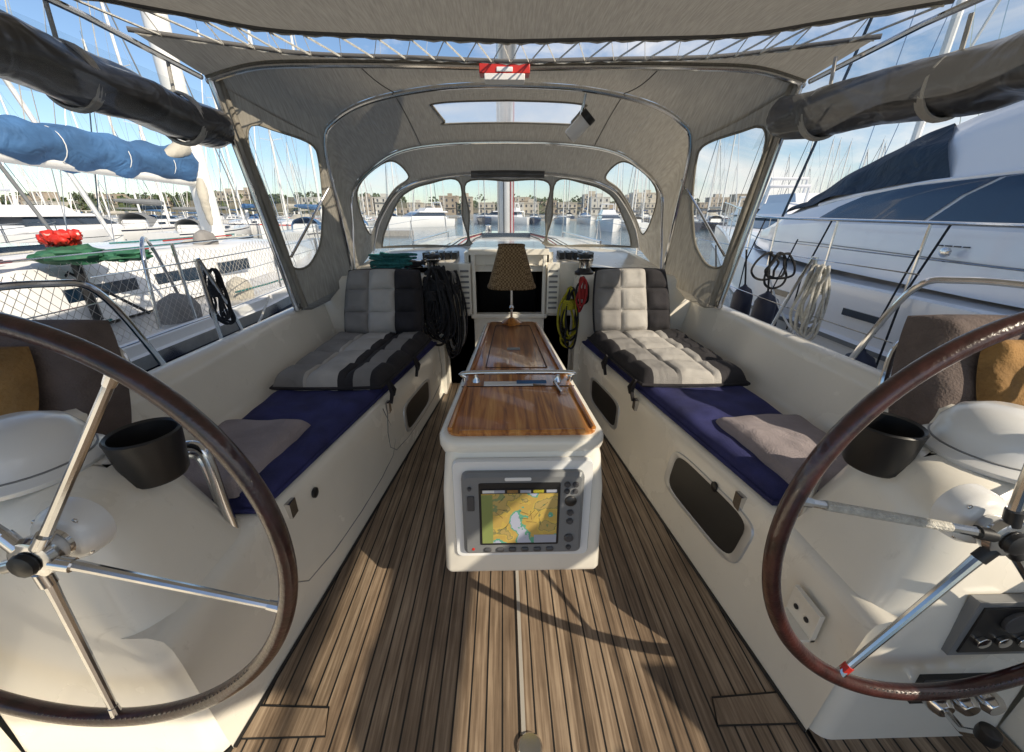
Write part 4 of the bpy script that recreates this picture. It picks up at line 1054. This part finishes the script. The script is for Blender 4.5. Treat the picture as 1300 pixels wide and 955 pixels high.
STN=[mat("limestone_a",(.40,.34,.27),.9,var=.12,vs=.3),mat("limestone_b",(.46,.42,.35),.9,var=.1,vs=.3),mat("limestone_c",(.36,.30,.23),.9,var=.12,vs=.3),mat("render_white",(.55,.53,.48),.9,var=.1,vs=.3)]
WIN=mat("building_window",(.06,.06,.07),.3)
def building(x,y,w,d,fl_,z0,rd):
    m=M();mt=rd.choice(STN);H=fl_*3.0
    m.box((x-w/2,y,z0-3),(x+w/2,y+d,z0+H),mt)
    m.box((x-w/2-.2,y-.2,z0+H+.002),(x+w/2+.2,y+d+.2,z0+H+.5),mt)
    if rd.random()<.6:m.box((x-w*.2,y+d*.3,z0+H+.5),(x+w*.15,y+d*.7,z0+H+2.4),mt)
    nw=max(2,int(w/2.8))
    for f_ in range(fl_):
        for k in range(nw):
            xx=x-w/2+(k+.5)*w/nw;zz=z0+f_*3.0+.9
            m.box((xx-.5,y-.06,zz),(xx+.5,y+.1,zz+1.4),WIN)
        if rd.random()<.4:m.box((x-w/2+.3,y-.9,z0+f_*3.0+.5),(x+w/2-.3,y-.061,z0+f_*3.0+.75),mt)
    m.obj("stone_building")
rd=random.Random(21)
for k in range(24):
    x=-90+k*10+rd.uniform(-3,3);building(x,SH+4+rd.uniform(0,8),rd.uniform(6,12),8,rd.choice((1,2,2,3)),WZ+1.5,rd)
for k in range(26):
    x=rd.uniform(-120,220);y=rd.uniform(SH+22,SH+75);building(x,y,rd.uniform(7,14),10,rd.choice((1,1,2,2)),hh(x,y),rd)
for k in range(16):
    x=rd.uniform(-400,-120);y=rd.uniform(SH+10,SH+80);building(x,y,rd.uniform(8,18),10,rd.choice((1,2,2)),hh(x,y),rd)
for k in range(12):
    x=rd.uniform(120,400);y=rd.uniform(SH+8,SH+70);building(x,y,rd.uniform(8,18),10,rd.choice((1,2,3)),hh(x,y),rd)
# ------------------------------------------------------------------ light
wd=bpy.data.worlds.new("World");sc.world=wd;wd.use_nodes=True
nt=wd.node_tree;L=nt.links.new;bg=nt.nodes["Background"]
sky=nd(nt,"ShaderNodeTexSky",sky_type='NISHITA');sky.sun_disc=False
EL,AZ=34,130
sky.sun_elevation=math.radians(EL);sky.sun_rotation=math.radians(AZ);sky.dust_density=.4;sky.ozone_density=3.0
tc=nd(nt,"ShaderNodeTexCoord");mp=nd(nt,"ShaderNodeMapping");mp.inputs['Scale'].default_value=(1.2,1.2,3.5)
L(tc.outputs['Generated'],mp.inputs[0])
cn=nd(nt,"ShaderNodeTexNoise");cn.inputs['Scale'].default_value=2.2;cn.inputs['Detail'].default_value=9;cn.inputs['Roughness'].default_value=.6;cn.inputs['Distortion'].default_value=.5
L(mp.outputs[0],cn.inputs['Vector'])
sx=nd(nt,"ShaderNodeSeparateXYZ");L(tc.outputs['Generated'],sx.inputs[0])
ad=nd(nt,"ShaderNodeMath",operation='MULTIPLY_ADD');L(sx.outputs[0],ad.inputs[0]);ad.inputs[1].default_value=.20;L(cn.outputs[0],ad.inputs[2])
cr_=nd(nt,"ShaderNodeValToRGB");cr_.color_ramp.elements[0].position=.48;cr_.color_ramp.elements[1].position=.76
L(ad.outputs[0],cr_.inputs[0])
mx=nd(nt,"ShaderNodeMixRGB");L(cr_.outputs[0],mx.inputs[0]);L(sky.outputs[0],mx.inputs[1]);mx.inputs[2].default_value=(7.2,6.9,6.6,1)
L(mx.outputs[0],bg.inputs[0]);bg.inputs[1].default_value=.15
sl=bpy.data.lights.new("sun",'SUN');sl.energy=5;sl.angle=math.radians(.5);sl.color=(1,.88,.70)
so=bpy.data.objects.new("sun",sl);bpy.context.collection.objects.link(so)
e,a=math.radians(EL),math.radians(AZ)
dv=V((math.sin(a)*math.cos(e),math.cos(a)*math.cos(e),math.sin(e)))
so.rotation_euler=dv.to_track_quat('Z','Y').to_euler();so.location=dv*30
cam=bpy.data.cameras.new("camera");cam.lens=36*500/1300;cam.sensor_width=36;cam.clip_start=.02;cam.clip_end=6000
co=bpy.data.objects.new("camera",cam);bpy.context.collection.objects.link(co)
co.location=(-.047,0,1.35);co.rotation_euler=(math.radians(90-22.5),0,math.radians(-1.3))
sc.camera=co
sc.view_settings.view_transform='Standard';sc.view_settings.look='None';sc.view_settings.exposure=0
